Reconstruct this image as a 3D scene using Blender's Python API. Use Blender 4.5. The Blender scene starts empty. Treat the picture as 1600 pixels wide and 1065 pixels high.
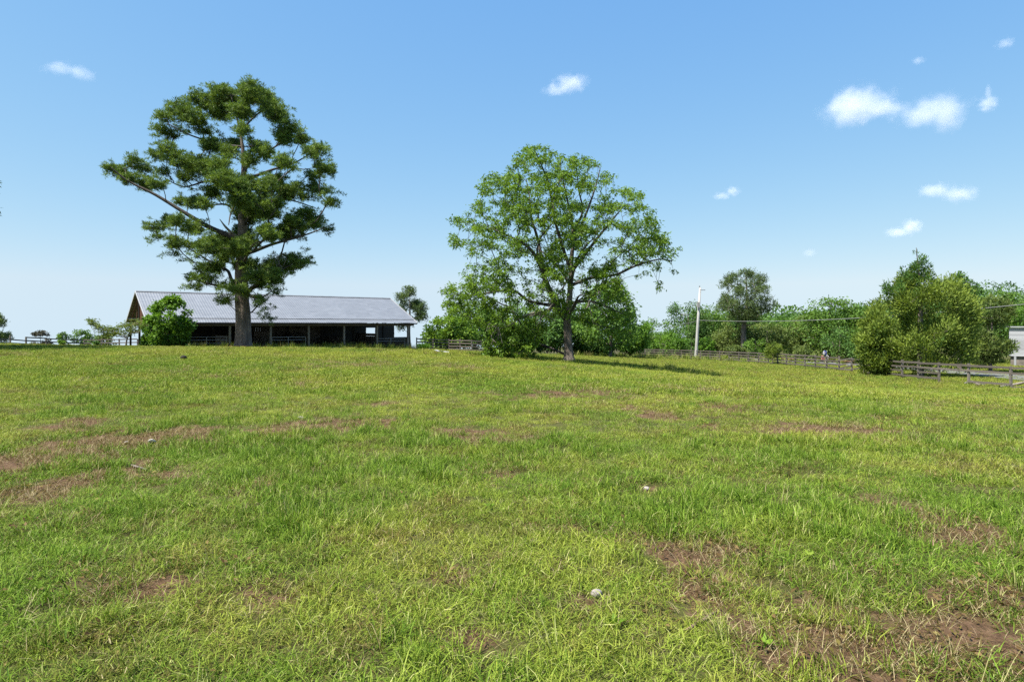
import bpy, math, random
import numpy as np
from mathutils import Vector, Matrix

# ------------------------------------------------------------------ camera, sky, sun, exposure
scene = bpy.context.scene
COL = scene.collection
EYE, F, HOR = 1.7, 1000.0, 508.0          # eye height (m), focal length in photo pixels, horizon row of the photo
SUN_EL, SUN_TO = math.radians(60), Vector((-0.86, -0.51, 0))   # sun stands to the left, a little behind the viewer
cam_d = bpy.data.cameras.new('camera'); cam = bpy.data.objects.new('camera', cam_d); COL.objects.link(cam)
cam.location = (0, 0, EYE); cam.rotation_euler = (math.radians(90), 0, 0)
cam_d.sensor_width = 36; cam_d.sensor_fit = 'HORIZONTAL'; cam_d.lens = 36 * F / 1600
cam_d.shift_y = -(532.5 - HOR) / 1600; cam_d.clip_start = 0.05; cam_d.clip_end = 12000
scene.camera = cam

world = bpy.data.worlds.new('World'); scene.world = world; world.use_nodes = True
wn, wl = world.node_tree.nodes, world.node_tree.links
wn.clear()
w_out = wn.new('ShaderNodeOutputWorld'); w_bg = wn.new('ShaderNodeBackground'); w_sky = wn.new('ShaderNodeTexSky')
w_sky.sky_type = 'NISHITA'; w_sky.sun_disc = False
w_sky.sun_elevation = SUN_EL; w_sky.sun_rotation = math.atan2(SUN_TO.x, SUN_TO.y)
w_sky.altitude = 0; w_sky.air_density = 1.0; w_sky.dust_density = 0.6; w_sky.ozone_density = 3.2
w_bg.inputs['Strength'].default_value = 0.15
EXPOSURE = 1.25                           # the photograph is exposed for the field; its sky is held back evenly, as a graded picture holds it
w_tc, w_mx = wn.new('ShaderNodeTexCoord'), wn.new('ShaderNodeVectorMath'); w_mx.operation = 'MAXIMUM'; w_mx.inputs[1].default_value = (-2, -2, 0.06)
wl.new(w_tc.outputs['Generated'], w_mx.inputs[0]); wl.new(w_mx.outputs[0], w_sky.inputs[0])   # the sky goes on unchanged below eye level, where the hill falls away
w_sep, w_com = wn.new('ShaderNodeSeparateColor'), wn.new('ShaderNodeCombineColor'); wl.new(w_sky.outputs[0], w_sep.inputs[0])
for ch, (g_, k_) in enumerate(((0.87, 0.184), (0.55, 0.322), (0.17, 0.695))):
    w_p, w_m = wn.new('ShaderNodeMath'), wn.new('ShaderNodeMath'); w_p.operation = 'POWER'; w_m.operation = 'MULTIPLY'
    w_p.inputs[1].default_value = g_; w_m.inputs[1].default_value = k_ / 2 ** EXPOSURE / 0.15
    wl.new(w_sep.outputs[ch], w_p.inputs[0]); wl.new(w_p.outputs[0], w_m.inputs[0]); wl.new(w_m.outputs[0], w_com.inputs[ch])
wl.new(w_com.outputs[0], w_bg.inputs[0]); wl.new(w_bg.outputs[0], w_out.inputs[0])

sun_d = bpy.data.lights.new('sun', 'SUN'); sun = bpy.data.objects.new('sun', sun_d); COL.objects.link(sun)
sun_d.energy = 4.6; sun_d.angle = math.radians(0.53); sun_d.color = (1.0, 0.95, 0.86)
to_sun = Vector((SUN_TO.x * math.cos(SUN_EL), SUN_TO.y * math.cos(SUN_EL), math.sin(SUN_EL))).normalized()
sun.rotation_euler = to_sun.to_track_quat('Z', 'Y').to_euler()

scene.view_settings.view_transform = 'Standard'; scene.view_settings.look = 'None'
scene.view_settings.exposure = EXPOSURE; scene.view_settings.gamma = 1.0
scene.cycles.max_bounces = 4; scene.cycles.transparent_max_bounces = 8; scene.cycles.use_adaptive_sampling = True; scene.cycles.adaptive_threshold = 0.012; scene.cycles.volume_bounces = 3; scene.cycles.use_denoising = False

# ------------------------------------------------------------------ helpers
RNG = np.random.default_rng(11)
rnd = random.Random(5)

def P(px, row, Y):                         # photo pixel + real distance -> point in the place
    return np.array([(px - 800) / F * Y, Y, EYE - (row - HOR) / F * Y])

def tag(o, label=None, cat=None, group=None, kind=None):
    if label: o['label'] = label
    if cat: o['category'] = cat
    if group: o['group'] = group
    if kind: o['kind'] = kind
    return o

def thing(name, label, cat, loc, group=None):
    o = bpy.data.objects.new(name, None); o.empty_display_size = 0.3; COL.objects.link(o); o.location = loc
    return tag(o, label, cat, group)

def mesh_np(name, verts, faces, attr=None):
    verts = np.asarray(verts, dtype=np.float32); faces = np.asarray(faces, dtype=np.int32)
    me = bpy.data.meshes.new(name); n, k = faces.shape
    me.vertices.add(len(verts)); me.vertices.foreach_set('co', verts.ravel())
    me.loops.add(n * k); me.loops.foreach_set('vertex_index', faces.ravel())
    me.polygons.add(n); me.polygons.foreach_set('loop_start', np.arange(0, n * k, k, dtype=np.int32))
    me.update(calc_edges=True)
    for key, val in (attr or {}).items():
        a = me.attributes.new(key, 'FLOAT', 'POINT'); a.data.foreach_set('value', np.asarray(val, dtype=np.float32))
    return me

def link(name, me, mat, parent=None, M=None, smooth=False):
    o = bpy.data.objects.new(name, me); COL.objects.link(o)
    if mat is not None and len(me.materials) == 0: me.materials.append(mat)
    if smooth: me.polygons.foreach_set('use_smooth', [True] * len(me.polygons))
    if parent is not None: o.parent = parent
    if M is not None: o.matrix_basis = M
    return o

# value noise on a lattice, vectorised
_perm = np.random.default_rng(3).random((256, 256))
def vnoise(x, y):
    xi, yi = np.floor(x).astype(int), np.floor(y).astype(int); fx, fy = x - xi, y - yi
    fx, fy = fx * fx * (3 - 2 * fx), fy * fy * (3 - 2 * fy)
    g = lambda a, b: _perm[a & 255, b & 255]
    return (g(xi, yi) * (1 - fx) + g(xi + 1, yi) * fx) * (1 - fy) + (g(xi, yi + 1) * (1 - fx) + g(xi + 1, yi + 1) * fx) * fy
def fbm(x, y, o=4):
    s, a, t = 0, 0.5, 0
    for k in range(o): s = s + a * vnoise(x * 2 ** k + 17 * k, y * 2 ** k + 31 * k); t += a; a *= 0.5
    return s / t

# ---- materials
def nodes(name):
    m = bpy.data.materials.new(name); m.use_nodes = True
    nt = m.node_tree; nt.nodes.clear(); out = nt.nodes.new('ShaderNodeOutputMaterial')
    return m, nt, out
def N(nt, t, **kw):
    n = nt.nodes.new(t)
    for k, v in kw.items():
        if k in n.inputs: n.inputs[k].default_value = v
        else: setattr(n, k, v)
    return n
def ramp(nt, fac, stops):
    r = nt.nodes.new('ShaderNodeValToRGB'); e = r.color_ramp.elements
    while len(e) < len(stops): e.new(0.5)
    for i, (p, c) in enumerate(stops): e[i].position = p; e[i].color = (*c, 1)
    nt.links.new(fac, r.inputs[0]); return r.outputs[0]
def mixc(nt, fac, a, b, mode='MIX'):
    m = nt.nodes.new('ShaderNodeMix'); m.data_type = 'RGBA'; m.blend_type = mode
    for sock, v in ((m.inputs[0], fac), (m.inputs[6], a), (m.inputs[7], b)):
        if hasattr(v, 'is_linked'): nt.links.new(v, sock)
        elif isinstance(v, (int, float)): sock.default_value = v
        else: sock.default_value = (*v, 1)
    return m.outputs[2]

def mat_leaf(name, dark, light, trans=0.35, rough=0.55, stops=None):
    m, nt, out = nodes(name); L = nt.links
    at = N(nt, 'ShaderNodeAttribute', attribute_name='v')
    c = ramp(nt, at.outputs['Fac'], stops or [(0, dark), (1, light)])
    p = N(nt, 'ShaderNodeBsdfPrincipled', Roughness=rough); p.inputs['Specular IOR Level'].default_value = 0.14
    t = N(nt, 'ShaderNodeBsdfTranslucent'); mx = N(nt, 'ShaderNodeMixShader'); mx.inputs[0].default_value = trans
    ct = mixc(nt, 1.0, c, (1.25, 1.25, 0.55), 'MULTIPLY')
    L.new(c, p.inputs['Base Color']); L.new(ct, t.inputs['Color'])
    L.new(p.outputs[0], mx.inputs[1]); L.new(t.outputs[0], mx.inputs[2]); L.new(mx.outputs[0], out.inputs[0])
    return m

def mat_rough(name, a, b, scale=(4, 4, 4), rough=0.85, bump=0.3, detail=6, metallic=0.0, coord='Object', mid=(0.3, 0.7), dist=0.02, var=(0.8, 1.15)):
    m, nt, out = nodes(name); L = nt.links
    tc = N(nt, 'ShaderNodeTexCoord'); mp = N(nt, 'ShaderNodeMapping'); mp.inputs['Scale'].default_value = scale
    L.new(tc.outputs[coord], mp.inputs[0])
    oi = N(nt, 'ShaderNodeObjectInfo'); ad = N(nt, 'ShaderNodeVectorMath', operation='ADD')
    mu = N(nt, 'ShaderNodeMath', operation='MULTIPLY'); mu.inputs[1].default_value = 37.0
    L.new(oi.outputs['Random'], mu.inputs[0]); L.new(mp.outputs[0], ad.inputs[0]); L.new(mu.outputs[0], ad.inputs[1])
    nz = N(nt, 'ShaderNodeTexNoise', Scale=1.0, Detail=detail, Roughness=0.65); L.new(ad.outputs[0], nz.inputs['Vector'])
    c = ramp(nt, nz.outputs['Fac'], [(mid[0], a), (mid[1], b)])
    vr = N(nt, 'ShaderNodeMapRange'); vr.inputs['To Min'].default_value = var[0]; vr.inputs['To Max'].default_value = var[1]
    L.new(oi.outputs['Random'], vr.inputs[0]); cc = mixc(nt, 1.0, c, (1, 1, 1), 'MULTIPLY')
    vm = N(nt, 'ShaderNodeVectorMath', operation='SCALE'); L.new(c, vm.inputs[0]); L.new(vr.outputs[0], vm.inputs['Scale'])
    p = N(nt, 'ShaderNodeBsdfPrincipled', Roughness=rough, Metallic=metallic); p.inputs['Specular IOR Level'].default_value = 0.3
    L.new(vm.outputs[0], p.inputs['Base Color'])
    bp = N(nt, 'ShaderNodeBump', Strength=bump, Distance=dist); L.new(nz.outputs['Fac'], bp.inputs['Height']); L.new(bp.outputs[0], p.inputs['Normal'])
    L.new(p.outputs[0], out.inputs[0]); return m

M_bark_pine = mat_rough('pine_bark', (0.07, 0.053, 0.043), (0.27, 0.215, 0.175), (5, 5, 1.6), 0.95, 1.0, 8, dist=0.12)
M_bark_pecan = mat_rough('pecan_bark', (0.07, 0.057, 0.046), (0.26, 0.215, 0.175), (6, 6, 1.5), 0.95, 0.9, 8, dist=0.08)
M_limb = mat_rough('dark_limb_bark', (0.03, 0.026, 0.023), (0.11, 0.095, 0.083), (5, 5, 5), 0.95, 0.6, 6)
M_bark_far = mat_rough('grey_bark', (0.08, 0.065, 0.055), (0.2, 0.17, 0.14), (3, 3, 1), 0.95, 0.4)
M_dead = mat_rough('dead_wood', (0.10, 0.085, 0.07), (0.30, 0.265, 0.225), (5, 5, 5), 0.9, 0.4)
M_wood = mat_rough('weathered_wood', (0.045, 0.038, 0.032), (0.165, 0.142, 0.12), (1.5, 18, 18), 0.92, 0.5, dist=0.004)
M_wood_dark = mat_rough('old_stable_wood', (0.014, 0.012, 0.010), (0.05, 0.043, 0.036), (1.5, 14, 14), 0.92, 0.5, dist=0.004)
M_wood_red = mat_rough('red_brown_wood', (0.07, 0.03, 0.018), (0.2, 0.10, 0.065), (1.5, 14, 14), 0.9, 0.4, dist=0.004)
M_wood_black = mat_rough('black_painted_wood', (0.012, 0.012, 0.012), (0.035, 0.033, 0.03), (1.5, 14, 14), 0.8, 0.4, dist=0.004)
M_post = mat_rough('post_wood', (0.08, 0.07, 0.06), (0.24, 0.21, 0.175), (14, 14, 1.5), 0.92, 0.5, dist=0.006)
M_roof = mat_rough('galvanised_roofing', (0.19, 0.202, 0.222), (0.255, 0.268, 0.29), (0.8, 2.2, 2.2), 0.5, 0.03, 5, metallic=0.5, var=(.97, 1.03))
M_trim = mat_rough('pale_metal_trim', (0.35, 0.36, 0.37), (0.45, 0.45, 0.46), (2, 2, 2), 0.5, 0.05, metallic=0.3)
M_ridge = mat_rough('ridge_metal', (0.16, 0.17, 0.18), (0.26, 0.27, 0.28), (2, 2, 2), 0.5, 0.05, metallic=0.5)
M_pipe = mat_rough('gate_pipe', (0.2, 0.2, 0.2), (0.32, 0.32, 0.32), (4, 4, 4), 0.5, 0.1, metallic=0.6)
M_pole = mat_rough('concrete_pole', (0.24, 0.235, 0.22), (0.38, 0.375, 0.36), (5, 5, 0.8), 0.85, 0.2)
M_wire = mat_rough('cable', (0.12, 0.12, 0.12), (0.2, 0.2, 0.2), (3, 3, 3), 0.6, 0.0)
M_white = mat_rough('white_siding', (0.30, 0.31, 0.33), (0.36, 0.365, 0.38), (1, 6, 1), 0.6, 0.05)
M_road = mat_rough('asphalt', (0.13, 0.13, 0.135), (0.2, 0.2, 0.205), (2, 2, 2), 0.9, 0.3)
M_stone = mat_rough('pale_stone', (0.12, 0.1, 0.09), (0.42, 0.37, 0.34), (20, 20, 20), 0.9, 0.5)
M_pale = mat_rough('chalky_stone', (0.5, 0.46, 0.38), (0.7, 0.66, 0.57), (20, 20, 20), 0.9, 0.5)
M_twig = mat_rough('brown_stick', (0.07, 0.045, 0.03), (0.26, 0.18, 0.12), (30, 30, 30), 0.95, 0.8)
M_clay = mat_rough('red_clay', (0.16, 0.075, 0.05), (0.25, 0.13, 0.09), (1.2, 1.2, 1.2), 0.95, 0.6)
M_red = mat_rough('red_cloth', (0.24, 0.08, 0.075), (0.32, 0.13, 0.12), (9, 9, 9), 0.8, 0.2)
M_blue = mat_rough('blue_cloth', (0.04, 0.06, 0.25), (0.07, 0.1, 0.32), (9, 9, 9), 0.8, 0.2)
M_whitecloth = mat_rough('white_cloth', (0.35, 0.35, 0.38), (0.45, 0.45, 0.48), (9, 9, 9), 0.8, 0.2)
M_litter = mat_leaf('needle_litter', (0.18, 0.075, 0.035), (0.42, 0.2, 0.1), 0.1, 0.8)

M_pine = mat_leaf('pine_needles', (0.045, 0.091, 0.029), (0.180, 0.259, 0.047), 0.28, 0.5)
M_pine_far = mat_leaf('far_pine_needles', (0.053, 0.088, 0.035), (0.127, 0.178, 0.056), 0.25, 0.55)
M_pecan = mat_leaf('pecan_leaves', (0.055, 0.117, 0.018), (0.189, 0.299, 0.040), 0.4, 0.45)
M_lush = mat_leaf('lush_leaves', (0.057, 0.136, 0.020), (0.161, 0.287, 0.037), 0.38, 0.5)
M_mid = mat_leaf('mid_green_leaves', (0.057, 0.123, 0.027), (0.162, 0.277, 0.050), 0.35, 0.5)
M_deep = mat_leaf('deep_green_leaves', (0.045, 0.105, 0.028), (0.126, 0.227, 0.051), 0.3, 0.5)
M_olive = mat_leaf('olive_leaves', (0.066, 0.105, 0.031), (0.178, 0.230, 0.059), 0.3, 0.6)
M_cedar = mat_leaf('cedar_sprays', (0.075, 0.127, 0.023), (0.254, 0.324, 0.056), 0.3, 0.6)
M_greyleaf = mat_leaf('grey_leaves', (0.045, 0.045, 0.036), (0.11, 0.105, 0.085), 0.25, 0.7)

# ------------------------------------------------------------------ terrain
CTRL = [(0, 0, 0), (0, -25, 0.1), (-12, 6, 0.0), (12, 6, -0.12), (-10, 20, 0.05), (10, 20, -0.3)]
for px, row, Y in [(0, 538.5, 50), (120, 540, 46), (250, 542.5, 43), (380, 543, 45), (520, 544, 42), (640, 546, 44), (745, 551, 46),
                   (228, 545.5, 54.5), (450, 546, 60), (648, 546.5, 70), (0, 545, 66), (200, 549, 75), (400, 552, 90),
                   (889, 564, 38), (800, 557, 60), (820, 553, 85), (960, 556.5, 118), (1087, 561, 97), (1200, 568, 80), (1345, 583, 58),
                   (1475, 597, 44), (1640, 612, 38), (1000, 575, 40), (1250, 605, 35), (1500, 583, 60), (1300, 569, 84), (1590, 574, 68)]:
    CTRL.append(tuple(P(px, row, Y)))
CTRL += [(-100, 90, -3.2), (0, 135, -5.0), (80, 120, -4.6), (120, 70, -4.2), (100, 0, -4.0), (0, -70, 0.2), (-90, -30, 0.4), (-90, 30, 0.3), (60, -60, -2.0)]
CTRL = np.array(CTRL)
def _U(r2): return np.where(r2 > 1e-9, r2 * np.log(np.maximum(r2, 1e-9)), 0)
def _tps():
    n = len(CTRL); d = ((CTRL[:, None, :2] - CTRL[None, :, :2]) ** 2).sum(-1)
    A = np.zeros((n + 3, n + 3)); A[:n, :n] = _U(d) + 60.0 * np.eye(n)
    A[:n, n] = 1; A[:n, n + 1:] = CTRL[:, :2]; A[n:, :n] = A[:n, n:].T
    return np.linalg.solve(A, np.concatenate([CTRL[:, 2], [0, 0, 0]]))
TW = _tps()
def terrain(x, y):
    x, y = np.asarray(x, float), np.asarray(y, float); d = np.hypot(x, y)
    k = np.minimum(1.0, 135.0 / np.maximum(d, 1e-6)); xc, yc = x * k, y * k
    z = TW[-3] + TW[-2] * xc + TW[-1] * yc
    for (cx, cy, _), w in zip(CTRL, TW[:-3]): z = z + w * _U((xc - cx) ** 2 + (yc - cy) ** 2)
    far = np.maximum(0, d - 125)
    right = 1 / (1 + np.exp(-(x / np.maximum(np.abs(y), 20) - 0.3) * 9))
    z = z - 0.036 * far * (1 - right) - 0.004 * far * right
    z = z + 24 * np.exp(-(((x - 330) / 130) ** 2 + ((y - 360) / 150) ** 2))
    near = np.clip(1 - d / 40, 0, 1)
    z = z + near * (0.07 * (fbm(x * 0.7 + 9, y * 0.7 + 4, 3) - 0.5) + 0.03 * (vnoise(x * 3.1, y * 3.1) - 0.5)) * np.clip(d / 2, 0, 1)
    return z
def tz(x, y): return float(terrain(np.array([x]), np.array([y]))[0])

# bare patches of soil where the grass is thin: centre/size read in the photo, placed on the ground
DIRT = [(150, 692, 140, 24, .85), (60, 720, 80, 20, .8), (285, 680, 70, 12, .8), (40, 770, 60, 16, .8), (200, 735, 70, 14, .55), (100, 665, 40, 10, .8),
        (515, 668, 55, 12, .85), (590, 664, 28, 7, .6), (700, 670, 40, 8, .4), (770, 680, 50, 10, .45), (390, 755, 45, 12, .75),
        (180, 925, 70, 18, .75), (60, 975, 70, 16, .45), (320, 985, 30, 12, .35), (430, 925, 50, 20, .3),
        (1040, 860, 90, 22, .75), (1090, 905, 70, 30, .85), (1120, 925, 60, 22, .7), (1310, 980, 130, 40, .9), (1520, 935, 110, 35, .95), (1560, 990, 100, 50, .85),
        (1420, 1000, 120, 40, .85), (1470, 835, 60, 14, .55), (1560, 850, 50, 25, .55), (1250, 755, 30, 8, .6), (1300, 815, 60, 14, .4), (1000, 960, 90, 30, .5), (900, 900, 60, 20, .4), (700, 905, 60, 20, .3), (560, 835, 50, 14, .3), (1150, 850, 50, 14, .4), (1370, 870, 60, 16, .4), (760, 1010, 60, 25, .35), (1180, 990, 70, 25, .6),
        (1010, 1040, 90, 30, .3), (1250, 1040, 120, 30, .55), (960, 880, 60, 18, .4), (1000, 764, 30, 8, .45), (760, 745, 40, 8, .35), (900, 830, 60, 12, .25),
        (1100, 609, 40, 5, .9), (1130, 640, 35, 5, .8), (1190, 632, 60, 6, .5), (1230, 670, 60, 7, .6), (1160, 668, 60, 6, .45), (1320, 675, 50, 7, .4),
        (850, 617, 60, 5, .55), (930, 612, 40, 4, .5), (960, 635, 40, 5, .35), (1440, 685, 40, 7, .35), (600, 632, 30, 4, .5), (640, 575, 120, 3, .3), (1020, 650, 30, 5, .35)]
DW = []
for px, row, rx, ry, s in DIRT:
    Y = EYE * F / (row - HOR); Yn, Yf = EYE * F / (row + ry - HOR), EYE * F / (row - ry - HOR)
    if px > 900:
        for _ in range(6): Y = (EYE - tz((px - 800) / F * Y, Y)) * F / (row - HOR)
        Yn, Yf = Y * (row - HOR) / (row + ry - HOR), Y * (row - HOR) / (row - ry - HOR)
    DW.append(((px - 800) / F * Y, Y, rx / F * Y * 1.1, (Yf - Yn) * 0.6, s * (1.15 if px < 900 else .92)))
DW.append((P(380, 0, 45)[0], 44.7, 1.3, 1.0, 1.4))   # needle litter kills the grass round the pine
def dirt(x, y):
    s = np.zeros_like(x)
    for cx, cy, rx, ry, a in DW: s = s + a * np.exp(-0.9 * (((x - cx) / rx) ** 2 + ((y - cy) / ry) ** 2))
    n = .55 * fbm(x * 1.3 + 50, y * 1.3 + 7, 4) + .45 * fbm(x * 4.1 + 5, y * 4.1 + 77, 3)
    base = 0.38 * np.clip((fbm(x * 0.5 + 3, y * 0.5 + 70, 3) - 0.5) * 5, 0, 1)
    return np.clip((s + base) * 1.1 + (n - 0.5) * 3.4 * np.clip(s * 2 + 0.5, 0, 1) - 0.10, 0, 1)

def axis(lo, hi, c0, c1, fine, g):
    a = list(np.arange(c0, c1 + 1e-6, fine)); s = fine; v = c1
    while v < hi: s *= g; v += s; a.append(v)
    s = fine; v = c0
    while v > lo: s *= g; v -= s; a.insert(0, v)
    return np.array(a)
gx, gy = axis(-1500, 1500, -9, 9, 0.1, 1.035), axis(-60, 1700, 2, 14, 0.1, 1.03)
GX, GY = np.meshgrid(gx, gy); vx, vy = GX.ravel(), GY.ravel()
nx, ny = len(gx), len(gy)
ii = (np.arange(ny - 1)[:, None] * nx + np.arange(nx - 1)[None, :]).ravel()
me = mesh_np('ground', np.stack([vx, vy, terrain(vx, vy)], 1), np.stack([ii, ii + 1, ii + nx + 1, ii + nx], 1), {'dirt': dirt(vx, vy)})
m, nt, out = nodes('pasture_ground'); L = nt.links
tc = N(nt, 'ShaderNodeTexCoord'); at = N(nt, 'ShaderNodeAttribute', attribute_name='dirt')
n1 = N(nt, 'ShaderNodeTexNoise', Scale=0.35, Detail=6.0, Roughness=0.6); n2 = N(nt, 'ShaderNodeTexNoise', Scale=14.0, Detail=8.0, Roughness=0.7); n3 = N(nt, 'ShaderNodeTexNoise', Scale=90.0, Detail=4.0)
for n in (n1, n2, n3): L.new(tc.outputs['Object'], n.inputs['Vector'])
green = ramp(nt, n1.outputs['Fac'], [(0.3, (0.075, 0.10, 0.016)), (0.55, (0.13, 0.155, 0.025)), (0.75, (0.17, 0.165, 0.04))])
thatch = ramp(nt, n2.outputs['Fac'], [(0.25, (0.012, 0.010, 0.005)), (0.5, (0.04, 0.034, 0.014)), (0.75, (0.10, 0.08, 0.04))])
g2 = mixc(nt, 0.75, green, thatch)
soil = ramp(nt, n2.outputs['Fac'], [(0.25, (0.018, 0.010, 0.006)), (0.45, (0.082, 0.050, 0.026)), (0.6, (0.145, 0.092, 0.050)), (0.8, (0.27, 0.19, 0.115))])
soil = mixc(nt, 0.35, soil, ramp(nt, n3.outputs['Fac'], [(0.35, (0.012, 0.007, 0.004)), (0.7, (0.18, 0.10, 0.06))]))
dm = N(nt, 'ShaderNodeMath', operation='ADD'); dmr = N(nt, 'ShaderNodeMapRange'); dmr.inputs['From Min'].default_value = 0.25; dmr.inputs['From Max'].default_value = 0.55
sc_ = N(nt, 'ShaderNodeMath', operation='MULTIPLY_ADD'); sc_.inputs[1].default_value = 0.35; sc_.inputs[2].default_value = -0.17
L.new(n2.outputs['Fac'], sc_.inputs[0]); L.new(at.outputs['Fac'], dm.inputs[0]); L.new(sc_.outputs[0], dm.inputs[1]); L.new(dm.outputs[0], dmr.inputs[0])
gc = mixc(nt, dmr.outputs[0], g2, soil)
p = N(nt, 'ShaderNodeBsdfPrincipled', Roughness=0.95); p.inputs['Specular IOR Level'].default_value = 0.15
bp = N(nt, 'ShaderNodeBump', Strength=0.8, Distance=0.03); L.new(n2.outputs['Fac'], bp.inputs['Height'])
L.new(gc, p.inputs['Base Color']); L.new(bp.outputs[0], p.inputs['Normal']); L.new(p.outputs[0], out.inputs[0])
ground = link('ground', me, m, smooth=True); tag(ground, kind='structure')

# ------------------------------------------------------------------ road beyond the fence
FENCE = [P(px, 0, Y)[:2] for px, Y in ((1660, 38.5), (1560, 40.5), (1475, 44), (1405, 50), (1345, 58), (1265, 68), (1200, 80), (1087, 98), (950, 120), (860, 138))]
def resample(pts, step):
    pts = np.array(pts, float); seg = np.linalg.norm(np.diff(pts, axis=0), axis=1); s = np.concatenate([[0], np.cumsum(seg)])
    t = np.linspace(0, s[-1], max(2, int(round(s[-1] / step)) + 1))
    return np.stack([np.interp(t, s, pts[:, k]) for k in range(pts.shape[1])], 1)
def smooth_path(pts, it=2):
    for _ in range(it):
        q = [pts[0]]
        for a, b in zip(pts[:-1], pts[1:]): q += [0.75 * a + 0.25 * b, 0.25 * a + 0.75 * b]
        pts = q + [pts[-1]]
    return pts
FENCE_S = np.array(smooth_path([np.array(q) for q in FENCE], 2))
def offset(path, d):
    t = np.gradient(path, axis=0); t /= np.linalg.norm(t, axis=1)[:, None]
    return path + d * np.stack([t[:, 1], -t[:, 0]], 1)
def ribbon(name, path, a, b, mat, lift, m_=5):
    pa, pb = offset(path, a), offset(path, b); V = []
    for k in range(m_):
        q = pa + (pb - pa) * k / (m_ - 1); V.append(np.stack([q[:, 0], q[:, 1], terrain(q[:, 0], q[:, 1]) + lift], 1))
    V = np.stack(V, 1); n = len(path); idx = np.arange(n * m_).reshape(n, m_)
    f = np.stack([idx[:-1, :-1].ravel(), idx[:-1, 1:].ravel(), idx[1:, 1:].ravel(), idx[1:, :-1].ravel()], 1)
    me = mesh_np(name, V.reshape(-1, 3), f); return link(name, me, mat, smooth=True)
road_line = resample(FENCE_S, 1.5)
ext = np.array([road_line[0] + (road_line[0] - road_line[3]) * k for k in range(12, 0, -1)])
road_line = np.concatenate([ext, road_line])
SIDE = 1
tag(ribbon('road', road_line, SIDE * 9, SIDE * 14.5, M_road, 0.05), kind='structure')
tag(ribbon('road_verge', road_line[44:74], SIDE * 15.2, SIDE * 18.5, M_clay, 0.25), kind='structure')

# ------------------------------------------------------------------ boxes, posts and fences
def box_mesh(name, mat, bev=0.06):
    import bmesh
    bm = bmesh.new(); bmesh.ops.create_cube(bm, size=1.0)
    me = bpy.data.meshes.new(name); bm.to_mesh(me); bm.free(); me.materials.append(mat); return me
def frame(a, b, up=(0, 0, 1)):             # matrix with local x from a to b
    a, b = Vector(a), Vector(b); x = (b - a); Lh = x.length; x.normalize(); u = Vector(up)
    y = u.cross(x)
    if y.length < 1e-4: y = Vector((0, 1, 0)).cross(x)
    y.normalize(); z = x.cross(y)
    M = Matrix((x, y, z)).transposed().to_4x4(); M.translation = (a + b) / 2
    return M, Lh
BOX = {}
def bar(name, parent, a, b, w, h, mat, up=(0, 0, 1), roll=0.0):   # a squared timber from a to b, w across, h high
    if mat.name not in BOX: BOX[mat.name] = box_mesh(mat.name + '_timber', mat)
    M, Lh = frame(a, b, up)
    if roll: M = M @ Matrix.Rotation(roll, 4, 'X')
    M = M @ Matrix.Diagonal((Lh, w, h, 1))
    if parent is not None: M = Matrix.Translation(-parent.location) @ M
    return link(name, BOX[mat.name], None, parent, M)
CYL = {}
def rod(name, parent, a, b, r, mat, n=10):
    key = (mat.name, n)
    if key not in CYL:
        t = np.arange(n) * 2 * math.pi / n; c, s = np.cos(t) , np.sin(t)
        V = np.concatenate([np.stack([0 * c - .5, c, s], 1), np.stack([0 * c + .5, c, s], 1), [[-.5, 0, 0], [.5, 0, 0]]])
        k = np.arange(n); k2 = (k + 1) % n
        f = np.concatenate([np.stack([k, k2, k2 + n, k + n], 1)]); me = mesh_np('rod', V, f)
        me = bpy.data.meshes.new('rod'); me.from_pydata(V.tolist(), [], [[int(a_) for a_ in q] for q in f] + [list(range(n))[::-1], list(range(n, 2 * n))])
        me.materials.append(mat); CYL[key] = me
    M, Lh = frame(a, b); M = M @ Matrix.Diagonal((Lh, r, r, 1))
    if parent is not None: M = Matrix.Translation(-parent.location) @ M
    return link(name, CYL[key], None, parent, M)

def fence(name, label, path, bay, heights, post_h, mat, mat_post, cat='fence', board=0.13, skip=None, drop=None, group=None, r=None):
    r = r or random.Random(len(label)); pts = resample(path, bay)
    x0, y0 = pts[0]; root = thing(name, label, cat, (x0, y0, tz(x0, y0)), group)
    zs = terrain(pts[:, 0], pts[:, 1]); tops = []
    for i, (x, y) in enumerate(pts):
        lean = (r.uniform(-.03, .03), r.uniform(-.03, .03)); tops.append(lean)
        bar('post', root, (x, y, zs[i] - 0.25), (x + lean[0], y + lean[1], zs[i] + post_h + r.uniform(-.04, .06)), 0.12, 0.12, mat_post, up=(1, 0, 0))
    for i in range(len(pts) - 1):
        t = (pts[i + 1] - pts[i]) / np.linalg.norm(pts[i + 1] - pts[i]); nrm = np.array([t[1], -t[0]])
        if nrm @ pts[i] > 0: nrm = -nrm
        for k, h in enumerate(heights):
            if skip and skip(i, k, pts[i]): continue
            a = pts[i] - t * 0.02 + nrm * 0.085; b = pts[i + 1] + t * 0.02 + nrm * (0.085 + 0.004 * (i % 2))
            dz = r.uniform(-.025, .025), r.uniform(-.025, .025)
            d = drop(i, k, pts[i]) if drop else 0
            bar('board', root, (*a, zs[i] + h + dz[0]), (*b, zs[i + 1] + max(0.06, h + dz[1] - d)), 0.028, board * r.uniform(.9, 1.08), mat, roll=r.uniform(-.05, .05))
    return root
def pxof(q): return 800 + F * q[0] / q[1]
fr = random.Random(8)
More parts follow.
